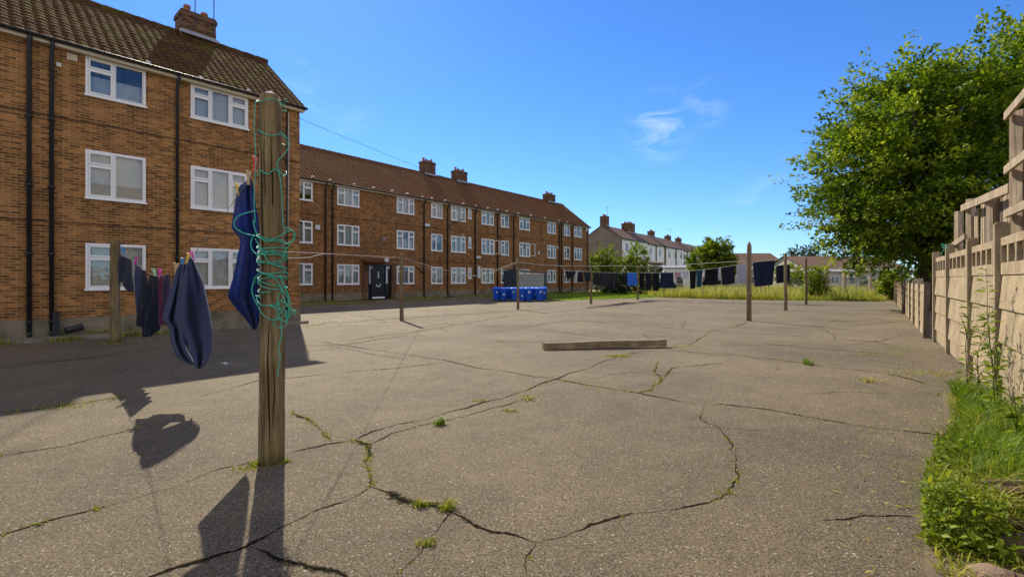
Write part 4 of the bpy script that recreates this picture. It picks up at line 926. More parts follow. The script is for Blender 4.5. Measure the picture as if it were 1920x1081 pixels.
polyline(onp(NP, Pa, [(531, 484), (580, 482), (617, 476), (690, 480), (751, 484)]), 8, .0024, label='lower pale line from the roped post, knotted to the one above')
polyline(onp(Pa, Pb, [(755, 483), (800, 497), (845, 508), (880, 516), (905, 514), (940, 502), (969, 491)]), 8, .008, label='pale line sagging in front of the long block up to the post by the bins')
polyline(onp(Pa, Pb, [(755, 485), (800, 503), (845, 513), (880, 518), (925, 510), (969, 493)]), 8, .007, mat='line_grey', label='grey line sagging just below its pale twin before the long block')
polyline(onp(Pb, Pc, [(973, 491), (1010, 496), (1050, 498), (1106, 499)]), 8, .012, label='pale line from the post by the bins to the next post')
polyline(onp(Pc, Pd, [(1109, 499), (1150, 498), (1195, 499)]), 8, .014, label='pale line above the black washing')
l1 = onp(Pb, Pc, [(1050, 498), (1062, 507), (1085, 508.5), (1106, 509)]) + onp(Pc, Pd, [(1112, 510), (1150, 511), (1194, 511)]); polyline(l1, 6, .010, label='lower line that carries the black washing and the blue shirt')
Dd = Vector(Pd); l2 = onp(Pd, Pg, [(1198, 511), (1238, 511), (1290, 508), (1330, 504), (1380, 497), (1430, 488), (1470, 487), (1509, 486)]); polyline(l2, 6, .010, label='far line carrying towels to the rightmost post')
polyline(onp(Pd, Pe, [(1198, 500), (1260, 497), (1330, 493), (1402, 489)]), 8, .009, mat='line_grey', label='empty line rising to the tall pointed post')
polyline(onp(Pe, Pf, [(1405, 491), (1440, 489), (1472, 486)]), 8, .007, mat='line_grey', label='short empty line from the tall pointed post to the post behind it')
wa = at(540, 213, 18.9); wb = at(1094, 415, 63.5); m_ = MB(); pts = [wa.lerp(wb, t) - Vector((0, 0, 2.2 * t * (1 - t))) for t in np.linspace(0, 1, 30)]; m_.tube(pts, .009, 5)
tag(m_.build('overhead_cable', M['wire'], None, True), 'thin cable crossing the sky between the two brick blocks', 'cable')

# ------------------------------------------------------------------ pegs and washing
pegmat = {}
for nme, col in (('red', (.75, .06, .03)), ('yellow', (.75, .55, .10)), ('blue', (.03, .28, .62)), ('pink', (.65, .06, .35)), ('green', (.35, .6, .35)), ('white', (.75, .75, .7)), ('wood', (.5, .35, .18))): pegmat[nme] = plain(nme + '_peg_plastic', col, .45, .1, 20)
def peg(p, col, label, d=Vector((1, 0, 0)), s=1.0, tilt=.3):
    m_ = MB(); a = Vector((tilt * .03, 0, 0)) * s; up = Vector((tilt * .5, 0, 1)).normalized()
    for sg in (-1, 1):
        sd_ = Vector((0, sg, 0)); m_.bar(p - up * .045 * s + sd_ * .004 * s, p + up * .01 * s + sd_ * .006 * s, .013 * s, .007 * s); m_.bar(p + up * .01 * s + sd_ * .006 * s, p + up * .05 * s + sd_ * .018 * s, .013 * s, .007 * s)
    m_.tube([p + Vector((-.008 * s, 0, .002)), p + Vector((.008 * s, 0, .002))], .007 * s, 8)
    o = m_.build('clothes_peg', pegmat[col]); return tag(o, label, 'peg', 'clothes pegs on the near line')
def pegs_at(lst):
    for px, py, col, lb in lst:
        p = onNL(px, py); peg(p, col, lb, s=1.45 if p.y < 7 else 1.9, tilt=rnd.uniform(-.8, .8))
pegs_at([(478, 309, 'red', 'red peg alone on the near line, highest of the pegs'), (466, 334, 'wood', 'wooden peg at the top corner of the bright blue cloth'), (446, 356, 'yellow', 'yellow peg on the left corner of the bright blue cloth'),
    (361, 480, 'pink', 'pink peg at the peak of the big slate blue cloth'), (352, 484, 'yellow', 'yellow peg at the peak of the big slate blue cloth'), (341, 493, 'blue', 'blue peg on the shoulder of the big slate blue cloth'), (330, 505, 'wood', 'wooden peg at the left end of the big slate blue cloth'),
    (300, 514, 'pink', 'pink peg holding the maroon cloth'), (290, 512, 'green', 'pale green peg left of the maroon cloth'), (255, 489, 'pink', 'small pink peg above the dark socks'), (231, 470, 'blue', 'large pale blue peg beside the left post')])

def hang(name, top, drop, mat, label, cat, folds=5, amp=.03, shape=None, n=24, mrow=18, group=None, sway=(0, 0), seed=0, thick=.004, back=None):
    "cloth hanging from points top (left to right): rows fall by drop; shape(u,v)->(du, dz, dy) metres"
    r_ = random.Random(seed); ph = r_.uniform(0, 6); m_ = MB(); T = [Vector(p) for p in top]; rows = []
    d = (T[-1] - T[0]); d.z = 0; d.normalize(); nrm = Vector((-d.y, d.x, 0))
    def tp(u):
        k = u * (len(T) - 1); i = min(int(k), len(T) - 2); return T[i].lerp(T[i + 1], k - i)
    for j in range(mrow + 1):
        v_ = j / mrow; row = []
        for i in range(n + 1):
            u = i / n; du, dz, dy = shape(u, v_) if shape else (0, 0, 0)
            f = amp * (.25 + v_ ** .7) * math.sin(folds * math.pi * 2 * u + ph + .7 * v_) + amp * .5 * math.sin(folds * 3.3 * u + 2 * ph + 3 * v_)
            row.append(tp(u) + d * du + Vector((sway[0] * v_, sway[1] * v_, -drop * v_ + dz)) + nrm * (f * min(1, v_ * 4 + .15) + dy))
        rows.append(row)
    m_.grid(rows); o = m_.build(name, mat, None, True)
    s_ = o.modifiers.new('t', 'SOLIDIFY'); s_.thickness = thick; s_.offset = 0
    sb_ = o.modifiers.new('s', 'SUBSURF'); sb_.levels = sb_.render_levels = 1
    return tag(o, label, cat, group)
C = {}
for nme, col in (('navy', (.010, .026, .145)), ('slate', (.030, .042, .095)), ('dark', (.012, .015, .028)), ('black', (.008, .008, .011)), ('maroon', (.085, .012, .042)), ('royal', (.02, .16, .70)), ('teal', (.012, .065, .10)), ('pale', (.52, .53, .60)), ('lav', (.36, .38, .46)), ('pinkish', (.45, .28, .32)), ('dnavy', (.014, .020, .045)), ('plum', (.035, .025, .06))): C[nme] = cloth_mat(nme + '_cloth', col)

M['hem'] = cloth_mat('hem_rim_light', (.22, .23, .28))  # pale colour stands in for rim light along the sweatshirt's edge
def outline_cloth(name, rows, mat, label, cat, folds, amp, thick=.005, fold_y=None, seed=1, sub=1, colsn=34, seam=None):
    "rows: (y px, left px, right px, depth left, depth right) -> a cloth with that outline, hanging folds across it"
    r_ = random.Random(seed); ph = r_.uniform(0, 6); P = []; R_ = []
    ys = [q[0] for q in rows]; ny = 40
    for j in range(ny + 1):
        y = ys[0] + (ys[-1] - ys[0]) * j / ny; v_ = j / ny
        g_ = [float(np.interp(y, ys, [q[k] for q in rows])) for k in (1, 2, 3, 4)]; row = []
        for i in range(colsn + 1):
            u = i / colsn; px = g_[0] + (g_[1] - g_[0]) * u; D = g_[2] + (g_[3] - g_[2]) * u
            s_ = 0
            for (ff, aa, dr) in folds: s_ += aa * math.sin(2 * math.pi * (ff * u + dr * v_) + ph)
            D2 = D + amp * s_ * (.3 + .7 * math.sin(min(1, v_ * 1.4 + .1) * math.pi / 2)); row.append(at(px, y, D2))
        P.append(row)
    m_ = MB(); m_.grid(P); o = m_.build(name, mat, None, True)
    a = o.modifiers.new('t', 'SOLIDIFY'); a.thickness = thick; a.offset = 0
    a = o.modifiers.new('s', 'SUBSURF'); a.levels = a.render_levels = sub
    return tag(o, label, cat)
outline_cloth('jumper', [(335, 466, 471, 4.74, 4.70), (352, 445, 476, 4.9, 4.74), (380, 441, 479, 4.98, 4.8), (405, 437, 484, 4.9, 4.82), (428, 433, 487, 4.85, 4.85), (440, 444, 489, 4.85, 4.88), (450, 452, 490, 4.85, 4.9), (475, 446, 490, 4.8, 4.9), (520, 437, 490, 4.74, 4.92), (555, 426, 489, 4.70, 4.98), (575, 440, 488, 4.80, 5.02), (600, 462, 487, 4.98, 5.06), (618, 475, 481, 5.1, 5.1)],
    C['navy'], 'bright navy blue top hanging from the near line beside the roped post', 'top', [(1.3, 1, .35), (2.9, .45, -.6), (.7, .6, .2)], .05, seed=4)
big = outline_cloth('sweatshirt', [(483, 356, 361, 6.14, 6.10), (500, 348, 369, 6.18, 6.06), (530, 341, 381, 6.2, 6.02), (560, 338, 387, 6.2, 6.0), (590, 336, 394, 6.2, 5.98), (610, 338, 397, 6.2, 5.96), (630, 346, 398, 6.15, 5.95), (650, 355, 397, 6.1, 5.95), (665, 360, 394, 6.08, 5.95), (680, 364, 387, 6.04, 5.98), (691, 369, 378, 6.02, 6.0)],
    C['slate'], 'big slate blue sweatshirt hanging by its hem from the near line', 'sweatshirt', [(1.0, 1, .25), (2.2, .4, -.4), (.5, .5, .9)], .075, seed=9)
sl_ = outline_cloth('sleeve', [(495, 337, 350, 6.5, 6.28), (505, 331, 352, 6.6, 6.28), (520, 326, 352, 6.66, 6.28), (555, 317, 350, 6.68, 6.28), (585, 307, 349, 6.68, 6.26), (600, 303, 348, 6.66, 6.26), (607, 309, 348, 6.6, 6.26), (613, 317, 349, 6.56, 6.24), (640, 320, 351, 6.5, 6.22), (655, 327, 354, 6.42, 6.2), (668, 330, 362, 6.3, 6.16), (678, 345, 366, 6.24, 6.1), (683, 358, 367, 6.2, 6.1)],
    C['slate'], None, None, [(2.0, 1, -.25), (3.7, .35, .4), (.8, .5, .5)], .075, seed=12)
sl_.parent = big
def band(o_, rows_, mat, nm):
    m_ = MB(); m_.tube([at(px, py, D) for px, py, D in rows_], .006, 6); q = m_.build(nm, mat, o_, True); return q
band(big, [(361, 484, 6.07), (369, 502, 6.03), (381, 530, 5.99), (387, 558, 5.97), (394, 590, 5.95), (397, 612, 5.94), (398, 632, 5.93), (397, 650, 5.93), (394, 666, 5.94), (387, 680, 5.96), (378, 690, 5.99)], M['hem'], 'hem')  # edge tube down the right side, carrying the painted rim light
lo = near_line
def seg_top(a, b): return [onNL(*a), onNL(*b)]
hang('shorts', [onNL(246, 487), onNL(222, 476)][::-1], .55, C['dnavy'], 'dark shorts by the big blue peg at the left post', 'shorts', 2, .05, n=16, seed=3, shape=lambda u, v: (.1 * (u - .5) * v, -.18 * v * math.sin(u * 9), 0))
hang('leggings', [onNL(252, 493), onNL(263, 502)], 1.0, C['slate'], 'slim grey blue leggings left of the bundled dark clothes', 'leggings', 1.5, .04, n=12, seed=4, sway=(.05, 0))
hang('trousers', [onNL(262, 503), onNL(274, 508)], 1.12, C['dark'], 'narrow near black trousers hanging beside the slim leggings', 'trousers', 2, .05, n=12, seed=5, sway=(.1, -.1), shape=lambda u, v: (0, -.1 * v * (u > .5), 0))
hang('bundled_top', [onNL(280, 514), onNL(288, 516), onNL(296, 517)], .98, C['dark'], 'crumpled dark top just left of the maroon cloth', 'top', 3, .07, n=20, seed=6, shape=lambda u, v: (.22 * (u - .75) * math.sin(v * 3), -.12 * v * math.sin(u * 7), .05 * math.sin(v * 5)))
hang('maroon_top', [onNL(298, 517), onNL(308, 516)], .80, C['maroon'], 'maroon top hanging among the dark clothes', 'top', 2, .03, n=12, seed=7)
hang('dark_vest', [onNL(308, 516), onNL(318, 513)], .72, C['plum'], 'plum black vest tucked between the maroon top and the big sweatshirt', 'vest', 2, .04, n=12, seed=8)
# far washing: (left px, right px, bottom py, colour, name, category, label)
def far_item(line, p0, p1, y0, y1, mat, name, cat, label, folds=2.5, shape=None, i=0):
    a, b = line; L_, R_ = onp(a, b, [(p0, y0), (p1, y0 if not isinstance(y0, tuple) else y0[1])]) if not isinstance(y0, tuple) else onp(a, b, [(p0, y0[0]), (p1, y0[1])])
    D = (L_.y + R_.y) / 2; hang(name, [L_, R_], (y1 - (y0 if not isinstance(y0, tuple) else sum(y0) / 2)) / F * D, mat, label, cat, folds, .05, shape, 12, 10, 'washing on the far lines', seed=50 + i)
def tee(u, v): # T shirt hung by the hem: sleeves spread at the foot
    k = max(0, v - .62) / .38; return ((u - .5) * .45 * min(1, k * 2), -.12 * math.sin(u * math.pi) * 0, 0) if k > 0 else (0, 0, 0)
def trs(u, v): return ((.5 - u) * .10 * v, 0, .06 * (1 if u > .5 else -1) * v)
bc, cdl, dg = (Pb, Pc), (Pc, Pd), (Pd, Pg)
far_item(bc, 1059.5, 1079, 507.5, 522, C['black'], 'vest', 'vest', 'short black vest at the left end of the far washing', shape=lambda u, v: ((.5 - u) * .5 * v, 0, 0), i=1)
far_item(bc, 1083, 1093, 508.5, 529, C['black'], 'shorts', 'shorts', 'narrow black shorts second from the left end of the far washing', i=2)
far_item(bc, 1094.5, 1107, 509, 527, C['dark'], 'tshirt', 'shirt', 'small black top just left of the second far post', i=3)
far_item(cdl, 1112, 1125, 510, 533, C['black'], 'tshirt', 'shirt', 'black shirt just right of the post at the black washing', i=4)
far_item(cdl, 1126, 1140, 510.5, 535, C['dark'], 'tshirt', 'shirt', 'black shirt in the middle of the far black washing', shape=tee, i=5)
far_item(cdl, 1142, 1158, 511, 543, C['black'], 'trousers', 'trousers', 'long black trousers before the pebbledash gable', shape=trs, i=6)
far_item(cdl, 1167, 1175.5, 510, 534, C['black'], 'leggings', 'leggings', 'narrow black leggings touching the blue shirt', i=7)
far_item(cdl, 1176.5, 1194.5, 511, 535, C['royal'], 'tshirt', 'shirt', 'bright blue shirt, the only blue thing on the far line', shape=tee, i=8)
far_item(dg, 1199, 1208, 511, 540, C['black'], 'trousers', 'trousers', 'black trousers just right of the post by the blue shirt', shape=trs, i=9)
far_item(dg, 1209.5, 1221, 511, 544, C['dark'], 'trousers', 'trousers', 'long black trousers in the middle of the dark trio', shape=trs, i=10)
far_item(dg, 1224, 1236, 511, 545, C['black'], 'trousers', 'trousers', 'long black trousers touching the navy towel', shape=trs, i=11)
far_item(dg, 1238.5, 1263, (511, 510.5), 540, C['dnavy'], 'towel', 'towel', 'square dark navy towel at the edge of the tall grass', 2, shape=tee, i=12)
far_item(dg, 1264, 1277, (509.5, 509), 520, C['pinkish'], 'underwear', 'underwear', 'small pinkish garment right of the square navy towel', i=13)
far_item(dg, 1278, 1291.5, (509, 508), 522, C['pale'], 'underwear', 'underwear', 'small white garment left of the black and teal pair', i=14)
far_item(dg, 1293, 1304.5, (508, 507), 541, C['black'], 'trousers', 'trousers', 'black trousers touching the teal garment', shape=trs, i=15)
far_item(dg, 1305.5, 1316, (506.5, 506), 538, C['teal'], 'leggings', 'leggings', 'dark teal leggings, the only teal garment on the far line', i=16)
far_item(dg, 1317, 1321.5, (506, 505), 520, C['pale'], 'sock', 'sock', 'narrow white strip right of the teal garment', 1, i=17)
far_item(dg, 1323, 1346, (505, 502.5), 534, C['black'], 'towel', 'towel', 'square black towel flared at the foot', 2, shape=tee, i=18)
far_item(dg, 1347.5, 1352, (502, 501), 526, C['pale'], 'sock', 'sock', 'narrow white strip between the two black towels', 1, i=19)
far_item(dg, 1354, 1378, (501, 497.5), 533, C['dark'], 'towel', 'towel', 'dark grey towel left of the pale lavender sheet', 2, i=20)
far_item(dg, 1381, 1403, (497, 493.5), 528, C['lav'], 'sheet', 'sheet', 'pale lavender sheet behind the tall pointed post', 2, i=21)
far_item(dg, 1411, 1453, (492, 487), 536, C['dnavy'], 'dark_blanket', 'blanket', 'largest dark blanket on the far line, right of the tall pointed post', 2, shape=lambda u, v: ((u - .5) * -.25 * v, 0, 0), i=22)
far_item(dg, 1455, 1481, (498, 495), 530, C['dark'], 'towel', 'towel', 'dark towel behind the post at the right end of the washing', 2, i=23)

# ------------------------------------------------------------------ lying beam
a, b = gp(1019, 656), gp(1250, 651); m_ = MB(); L_ = (b - a).length; n = 24; rows = []
d = (b - a).normalized(); nn_ = Vector((-d.y, d.x, 0))
for i in range(n + 1):
    t = i / n; p = a.lerp(b, t); hz = .155 - .02 * math.sin(t * 9) * .3; arch = .004 + .03 * t
    q = [p + Vector((0, 0, arch)), p + Vector((0, 0, arch + hz)), p + nn_ * .16 + Vector((0, 0, arch + hz)), p + nn_ * .16 + Vector((0, 0, arch))]; rows.append([q[0] + nn_ * .01 * math.sin(i), q[1], q[2], q[3], q[0] + nn_ * .01 * math.sin(i)])
m_.grid(rows); m_.quad(*rows[0][:4]); m_.quad(*rows[-1][:4][::-1]); o = m_.build('timber_beam', M['beam'], bevel=.006)
tag(o, 'long weathered timber beam lying on the open asphalt', 'beam')

# ------------------------------------------------------------------ bins and shed
def make_bin():
    root = empty('wheelie_bin'); m_ = MB(); P = []
    for (z, wx, wy, oy) in ((.10, .21, .24, 0), (.12, .225, .255, 0), (.86, .27, .32, -.02), (.90, .29, .34, -.02), (.93, .29, .34, -.02)):
        ring = []
        for a in np.linspace(0, 2 * math.pi, 25):
            ct, st = math.cos(a), math.sin(a); e = .35; ring.append((wx * math.copysign(abs(ct) ** e, ct), oy + wy * math.copysign(abs(st) ** e, st), z))
        P.append(ring)
    m_.grid(P); m_.quad(*P[0][:24]); m_.build('body', M['bin'], root, True)
    l_ = MB(); P = []
    for (z, s_) in ((.935, 1.0), (.955, 1.03), (.99, .97), (1.02, .75), (1.03, .3)):
        P.append([(.30 * s_ * math.copysign(abs(math.cos(a)) ** .4, math.cos(a)), -.02 + .36 * s_ * math.copysign(abs(math.sin(a)) ** .4, math.sin(a)), z + .02 * math.sin(a)) for a in np.linspace(0, 2 * math.pi, 25)])
    l_.grid(P); l_.quad(*P[-1][:24]); l_.build('lid', M['bin_lid'], root, True)
    h_ = MB(); h_.tube([(-.24, .36, .93), (-.24, .41, .96), (.24, .41, .96), (.24, .36, .93)], .016, 8); h_.build('handle', M['bin'], root, True)
    for sx_ in (-1, 1):
        w_ = MB(); w_.tube([(sx_ * .22, .22, .10), (sx_ * .27, .22, .10)], .10, 18); w_.build('wheel', M['rubber'], root)
    k_ = MB(); k_.box(-.06, .06, -.352, -.343, .55, .68); k_.build('sticker', M['label'], root)
    return root
proto = make_bin()
binlabs = ['blue wheelie bin at the left end of the row', 'blue wheelie bin second from the left end of the row', 'blue wheelie bin third from the left, set slightly back', 'blue wheelie bin immediately left of the washing post in front', 'blue wheelie bin immediately right of the washing post in front',
           'blue wheelie bin with a bright sticker, second right of the post', 'blue wheelie bin set back, third from the right end of the row', 'blue wheelie bin second from the right end of the row', 'blue wheelie bin at the right end of the row by the lawn']
for i, (px, py) in enumerate(((931, 564), (943.5, 564.5), (956, 564), (965.5, 565), (979, 565), (990.5, 565), (1002.5, 564), (1011.5, 565), (1019, 563.5))):
    o = proto if i == 0 else copy_tree(proto); p = gp(px, py); st_ = [q for q in bpy.data.objects if q.parent == o and q.name.startswith('sticker')][0]; st_.location = ((.08, -.06, .1, -.1, .05, .0, -.08, .1, .06)[i], 0, (.05, -.1, -.02, .1, -.2, .08, -.1, .1, -.03)[i]); st_.scale = ((.7, 1.1, .5, .6, .8, 1.2, .5, 1.0, .7)[i], 1, 1); o.location = (p.x, p.y, 0.0); o.rotation_euler.z = R(rnd.uniform(-12, 20)); tag(o, binlabs[i], 'bin', 'blue wheelie bins in a row')
sh = empty('bin_shed', gp(971, 561.5), label='low lean-to bin store with one dark side and one grey side behind the blue bins', cat='shed')
pC = gp(971, 561.5); dC = Vector(pC); th = FB.rz
sh.rotation_euler.z = th - R(62)
s_ = MB(); s_.box(0, 2.1, 0, .06, .0, 2.02)
for i in range(8): s_.box(.02 + i * .26, .035 + i * .26, -.012, -.002, .02, 2.0)
s_.build('front_panel', M['shed_pale'], sh); s_ = MB(); s_.box(-.02, 2.14, -.035, -.014, 2.02, 2.10); s_.build('fascia', M['cream'], sh)
s_ = MB(); s_.quad((0, .0, 0), (-1.35, .85, 0), (-1.35, .85, 2.35), (0, 0, 2.35)); s_.quad((-.05, .02, 0), (-1.35, .9, 0), (-1.35, .9, 2.3), (-.05, .02, 2.3)); s_.box(-.06, .0, -.03, .03, 0, 2.38)
s_.build('side_panel', M['shed_dark'], sh)
s_ = MB(); s_.quad((-.05, -.1, 2.42), (2.25, -.1, 2.12), (1.5, 1.5, 2.22), (-1.45, .95, 2.5)); s_.quad((-.05, -.1, 2.36), (2.25, -.1, 2.07), (1.5, 1.5, 2.17), (-1.45, .95, 2.44)); s_.quad((-.05, -.1, 2.36), (2.25, -.1, 2.07), (2.25, -.1, 2.12), (-.05, -.1, 2.42)); s_.quad((-.05, -.1, 2.36), (-1.45, .95, 2.44), (-1.45, .95, 2.5), (-.05, -.1, 2.42))
s_.build('roof', M['shed_dark'], sh)
s_ = MB(); s_.box(2.1, 2.16, .0, 1.5, 0, 2.05); s_.box(-.9, 2.1, 1.45, 1.5, 0, 2.1); s_.build('back_panel', M['shed_dark'], sh)

# ------------------------------------------------------------------ concrete fence on the right
fp0 = [gp(1757, 639), Vector((9.6, 10.5, 0)), gp(1825.5, 698), Vector((6.65, 6.5, 0)), Vector((5.22, 4.62, 0)), Vector((3.85, 2.72, 0)), Vector((2.45, .8, 0))]
fence = empty('concrete_fence', fp0[0], label='pale concrete post and panel fence with a pierced top course along the right edge', cat='fence')
O = fp0[0]
def cbox(mb, a, b, z0, z1, th, off=0, tilt=0):
    "slab between plan points a and b; tilt pushes the foot out towards the yard"
    d = (b - a); d.z = 0; d.normalize(); n_ = Vector((-d.y, d.x, 0))
    if n_.x > 0: n_ = -n_
    A0 = a + n_ * (off + tilt); A1 = a + n_ * (off - th + tilt); T0 = a + n_ * off; T1 = a + n_ * (off - th)
    Dl = b - a; v = [A0, A0 + Dl, A1 + Dl, A1, T0, T0 + Dl, T1 + Dl, T1]; i = len(mb.v)
    for k, q in enumerate(v): mb.v.append((q.x - O.x, q.y - O.y, z0 if k < 4 else z1))
    for q in ((3, 2, 1, 0), (4, 5, 6, 7), (0, 1, 5, 4), (1, 2, 6, 5), (2, 3, 7, 6), (3, 0, 4, 7)): mb.f.append(tuple(i + k for k in q)); mb.m.append(0)
for i, p in enumerate(fp0):
    m_ = MB(); d = ((fp0[min(i + 1, len(fp0) - 1)] - fp0[max(i - 1, 0)])).normalized(); h = 2.30 + (.06 if i % 2 else 0)
    a_ = p - d * .06; b_ = p + d * .06; cbox(m_, a_, b_, -.05, h, .15, .09); cbox(m_, p - d * .045, p + d * .045, h, h + .02, .12, .075)
    m_.build('post', M['concrete_post'], fence, bevel=.008)
for i in range(len(fp0) - 1):
    a, b = fp0[i], fp0[i + 1]; d = (b - a).normalized(); a2, b2 = a + d * .062, b - d * .062; Ls = (b2 - a2).length
    for k, (z0, z1, tl) in enumerate(((.0, .31, .0), (.314, .76, .035), (.764, 1.21, .035), (1.214, 1.66, .035))):
        m_ = MB(); cbox(m_, a2, b2, z0, z1, .045, .02 + rnd.uniform(-.004, .004), tl); m_.build('panel', M['concrete'], fence, bevel=.006)
    m_ = MB(); z0, z1 = 1.664, 2.16; cbox(m_, a2, b2, z0, z0 + .16, .05, .035); cbox(m_, a2, b2, z1 - .11, z1, .05, .035)
    nh = 5; w_ = Ls / nh
    for k in range(nh + 1):
        c0 = max(0, k * w_ - .045); c1 = min(Ls, k * w_ + .045); cbox(m_, a2 + d * c0, a2 + d * c1, z0 + .16, z1 - .11, .05, .035)
    m_.build('pierced_panel', M['concrete'], fence, bevel=.006)
# lower run beyond it
ff = [Vector((11.35, 13.1, 0)) + (Vector((31.4, 39.5, 0)) - Vector((11.35, 13.1, 0))) * (k / 13) for k in range(14)]
O = ff[0]; lowf = empty('low_concrete_fence', O, label='lower dark posted concrete fence running on below the overhanging tree', cat='fence')
for i, p in enumerate(ff):
    m_ = MB(); d = (ff[1] - ff[0]).normalized(); h = 1.52 + rnd.uniform(-.08, .12); tl = rnd.uniform(-.05, .05); cbox(m_, p - d * .05, p + d * .05, -.05, h, .13, .08, tl); m_.build('post', M['concrete_post'] if i % 3 else M['fence_wood_dark'], lowf, bevel=.008)
    if i < 13:
        a, b = p + d * .052, ff[i + 1] - d * .052
        for (z0, z1) in ((0, .32), (.324, .62), (.624, .92), (.924, 1.22), (1.224, 1.46)):
            m_ = MB(); cbox(m_, a, b, z0, z1, .045, .02, .02); m_.build('panel', M['concrete'], lowf)
# timber fence panels standing behind the concrete fence
def plan(t, off=0):  # t = metres back from post four along the fence
    d = (fp0[0] - fp0[3]).normalized(); p = fp0[3] + d * t; n_ = Vector((d.y, -d.x, 0)); return p + n_ * off
def tim(root, a, b, w, h, mat='fence_wood', nm='rail', up=(0, 0, 1), bev=.004):
    m_ = MB(); l_ = root.location; m_.bar(Vector(a) - l_, Vector(b) - l_, w, h, up); return m_.build(nm, M[mat], root, bevel=bev)
def Z(p, z): return Vector((p.x, p.y, z))
def boards(root, ts, te, off, z0, zf, step=.15, mats=('fence_wood',)):
    k = 0; t = ts; nrm = (plan(1) - plan(0)).cross(Vector((0, 0, 1)))
    while t > te:
        tim(root, Z(plan(t, off + .006 * (k % 2)), z0), Z(plan(t + rnd.uniform(-.012, .012), off + .006 * (k % 2)), zf(t) + rnd.uniform(-.02, .02)), step * .985, .018, mats[k % len(mats)], 'board', nrm); t -= step; k += 1
t1 = empty('timber_screen', plan(-.1, .15), label='tallest timber screen with grey frame at the right edge behind the concrete fence', cat='fence panel')
for t in (.12, -.98, -2.0, -3.0): tim(t1, Z(plan(t, .17), .0), Z(plan(t, .17), 3.88), .08, .18, nm='post')
for z in (2.50, 3.10, 3.84): tim(t1, Z(plan(.16, .05), z), Z(plan(-3.0, .05), z), .04, .11, nm='rail')
boards(t1, .05, -3.0, .28, 2.0, lambda t: 3.86, .155, ('fence_wood', 'fence_wood_dark', 'fence_wood', 'fence_wood'))
t2 = empty('timber_screen', plan(2.3, .2), label='mid height timber screen of grey boards under one long top rail', cat='fence panel')
for t, zt in ((4.05, 3.22), (2.0, 3.0), (.2, 2.95)): tim(t2, Z(plan(t, .2), 0), Z(plan(t, .2), zt), .10, .12, nm='post')
tim(t2, Z(plan(4.3, .1), 3.07), Z(plan(.2, .1), 2.86), .045, .13, nm='rail')
boards(t2, 3.45, .2, .28, 1.9, lambda t: 2.86 + (t - .2) * .045, .165, ('fence_wood', 'fence_wood', 'fence_wood_dark', 'fence_wood'))
tim(t2, Z(plan(3.3, .5), 3.02), Z(plan(.15, .5), 3.16), .05, .07, nm='brace')
t3 = empty('timber_screen', plan(4.8, .2), label='short timber screen with a pale slanting board, farthest of the timber screens', cat='fence panel')
tim(t3, Z(plan(5.15, .15), 0), Z(plan(5.15, .15), 3.1), .12, .1, nm='post')
tim(t3, Z(plan(5.45, .08), 2.37), Z(plan(3.7, .08), 2.45), .045, .11, nm='rail')
boards(t3, 4.85, 3.5, .24, 1.9, lambda t: 2.62 + (4.8 - t) * .3, .17)
k_ = MB(); pp = plan(5.0, -.08); k_.tube([Z(pp, 2.28) + Vector((.05 * math.cos(a * 1.9), .05 * math.sin(a * 1.7), .012 * a)) for a in np.linspace(0, 9, 40)], .006, 5); k_.tube([Z(plan(6.3, -.02), 2.18), Z(plan(5.6, -.1), 2.2), Z(plan(5.0, -.08), 2.3), Z(plan(4.5, -.08), 2.28)], .006, 5)
tag(k_.build('green_twine', M['rope_green'], None, True), 'green twine tied along the top of the concrete fence', 'twine')

# back fence: concrete posts, wires
bf = empty('wire_fence', (20, 38.9, 0), label='wire fence on short concrete posts across the back of the yard', cat='fence')
bl = bf.location
for (px, yb, yt, r_) in ((1243, 556, 515, .05), (1318, 559, 512, .04), (1426, 560, 510, .04), (1548, 558, 500, .07), (1583, 557, 508, .13), (1632, 557, 519, .11), (1605, 557, 515, .04), (1660, 557, 522, .05)):
    p = gp(px, yb) - Vector((0, 0, 0)); p.z = 0; h = EYE + (HY - yt) / F * p.y; m_ = MB(); m_.box(p.x - bl.x - r_, p.x - bl.x + r_, p.y - bl.y - r_, p.y - bl.y + r_, 0, h); m_.build('post', M['concrete_post'], bf, bevel=.01)
wr_ = MB(); A0 = gp(1243, 556) - bl; A1 = gp(1426, 560) - bl; A2 = gp(1660, 557) - bl
for z in (.3, .75, 1.2, 1.6):
    wr_.tube([(A0.x, A0.y, z), (A1.x, A1.y, z)], .012, 4); wr_.tube([(A1.x, A1.y, z), (A2.x, A2.y, z)], .012, 4)
for (a, b) in ((A0, A1), (A1, A2)):
    n = int((b - a).length / .22)
    for i in range(n):
        p, q = a.lerp(b, i / n), a.lerp(b, min(1, (i + 3) / n)); wr_.tube([(p.x, p.y, .05), (q.x, q.y, 1.6)], .004, 3, cap=False); wr_.tube([(p.x, p.y, 1.6), (q.x, q.y, .05)], .004, 3, cap=False)
wr_.build('wire_mesh', M['lead'], bf)
# leaning garden sticks by the far fence corner
for i, (px, yb, yt, dx) in enumerate(((1694, 588, 522, .1), (1551, 552, 480, .2), (1440, 556, 512, .1))):
    p = gp(px, yb); m_ = MB(); h = EYE + (HY - yt) / F * p.y; m_.tube([(0, 0, -.02), (dx * .4, 0, h * .5), (dx, .05, h)], [.055, .05, .04], 8); tag(m_.build('stake', M['fence_wood_dark'], None, True, loc=p), ['dark wooden stake beside the low end of the concrete fence', 'leaning dark stake right of the ivy column', 'thin stake below the largest dark blanket'][i], 'stake')

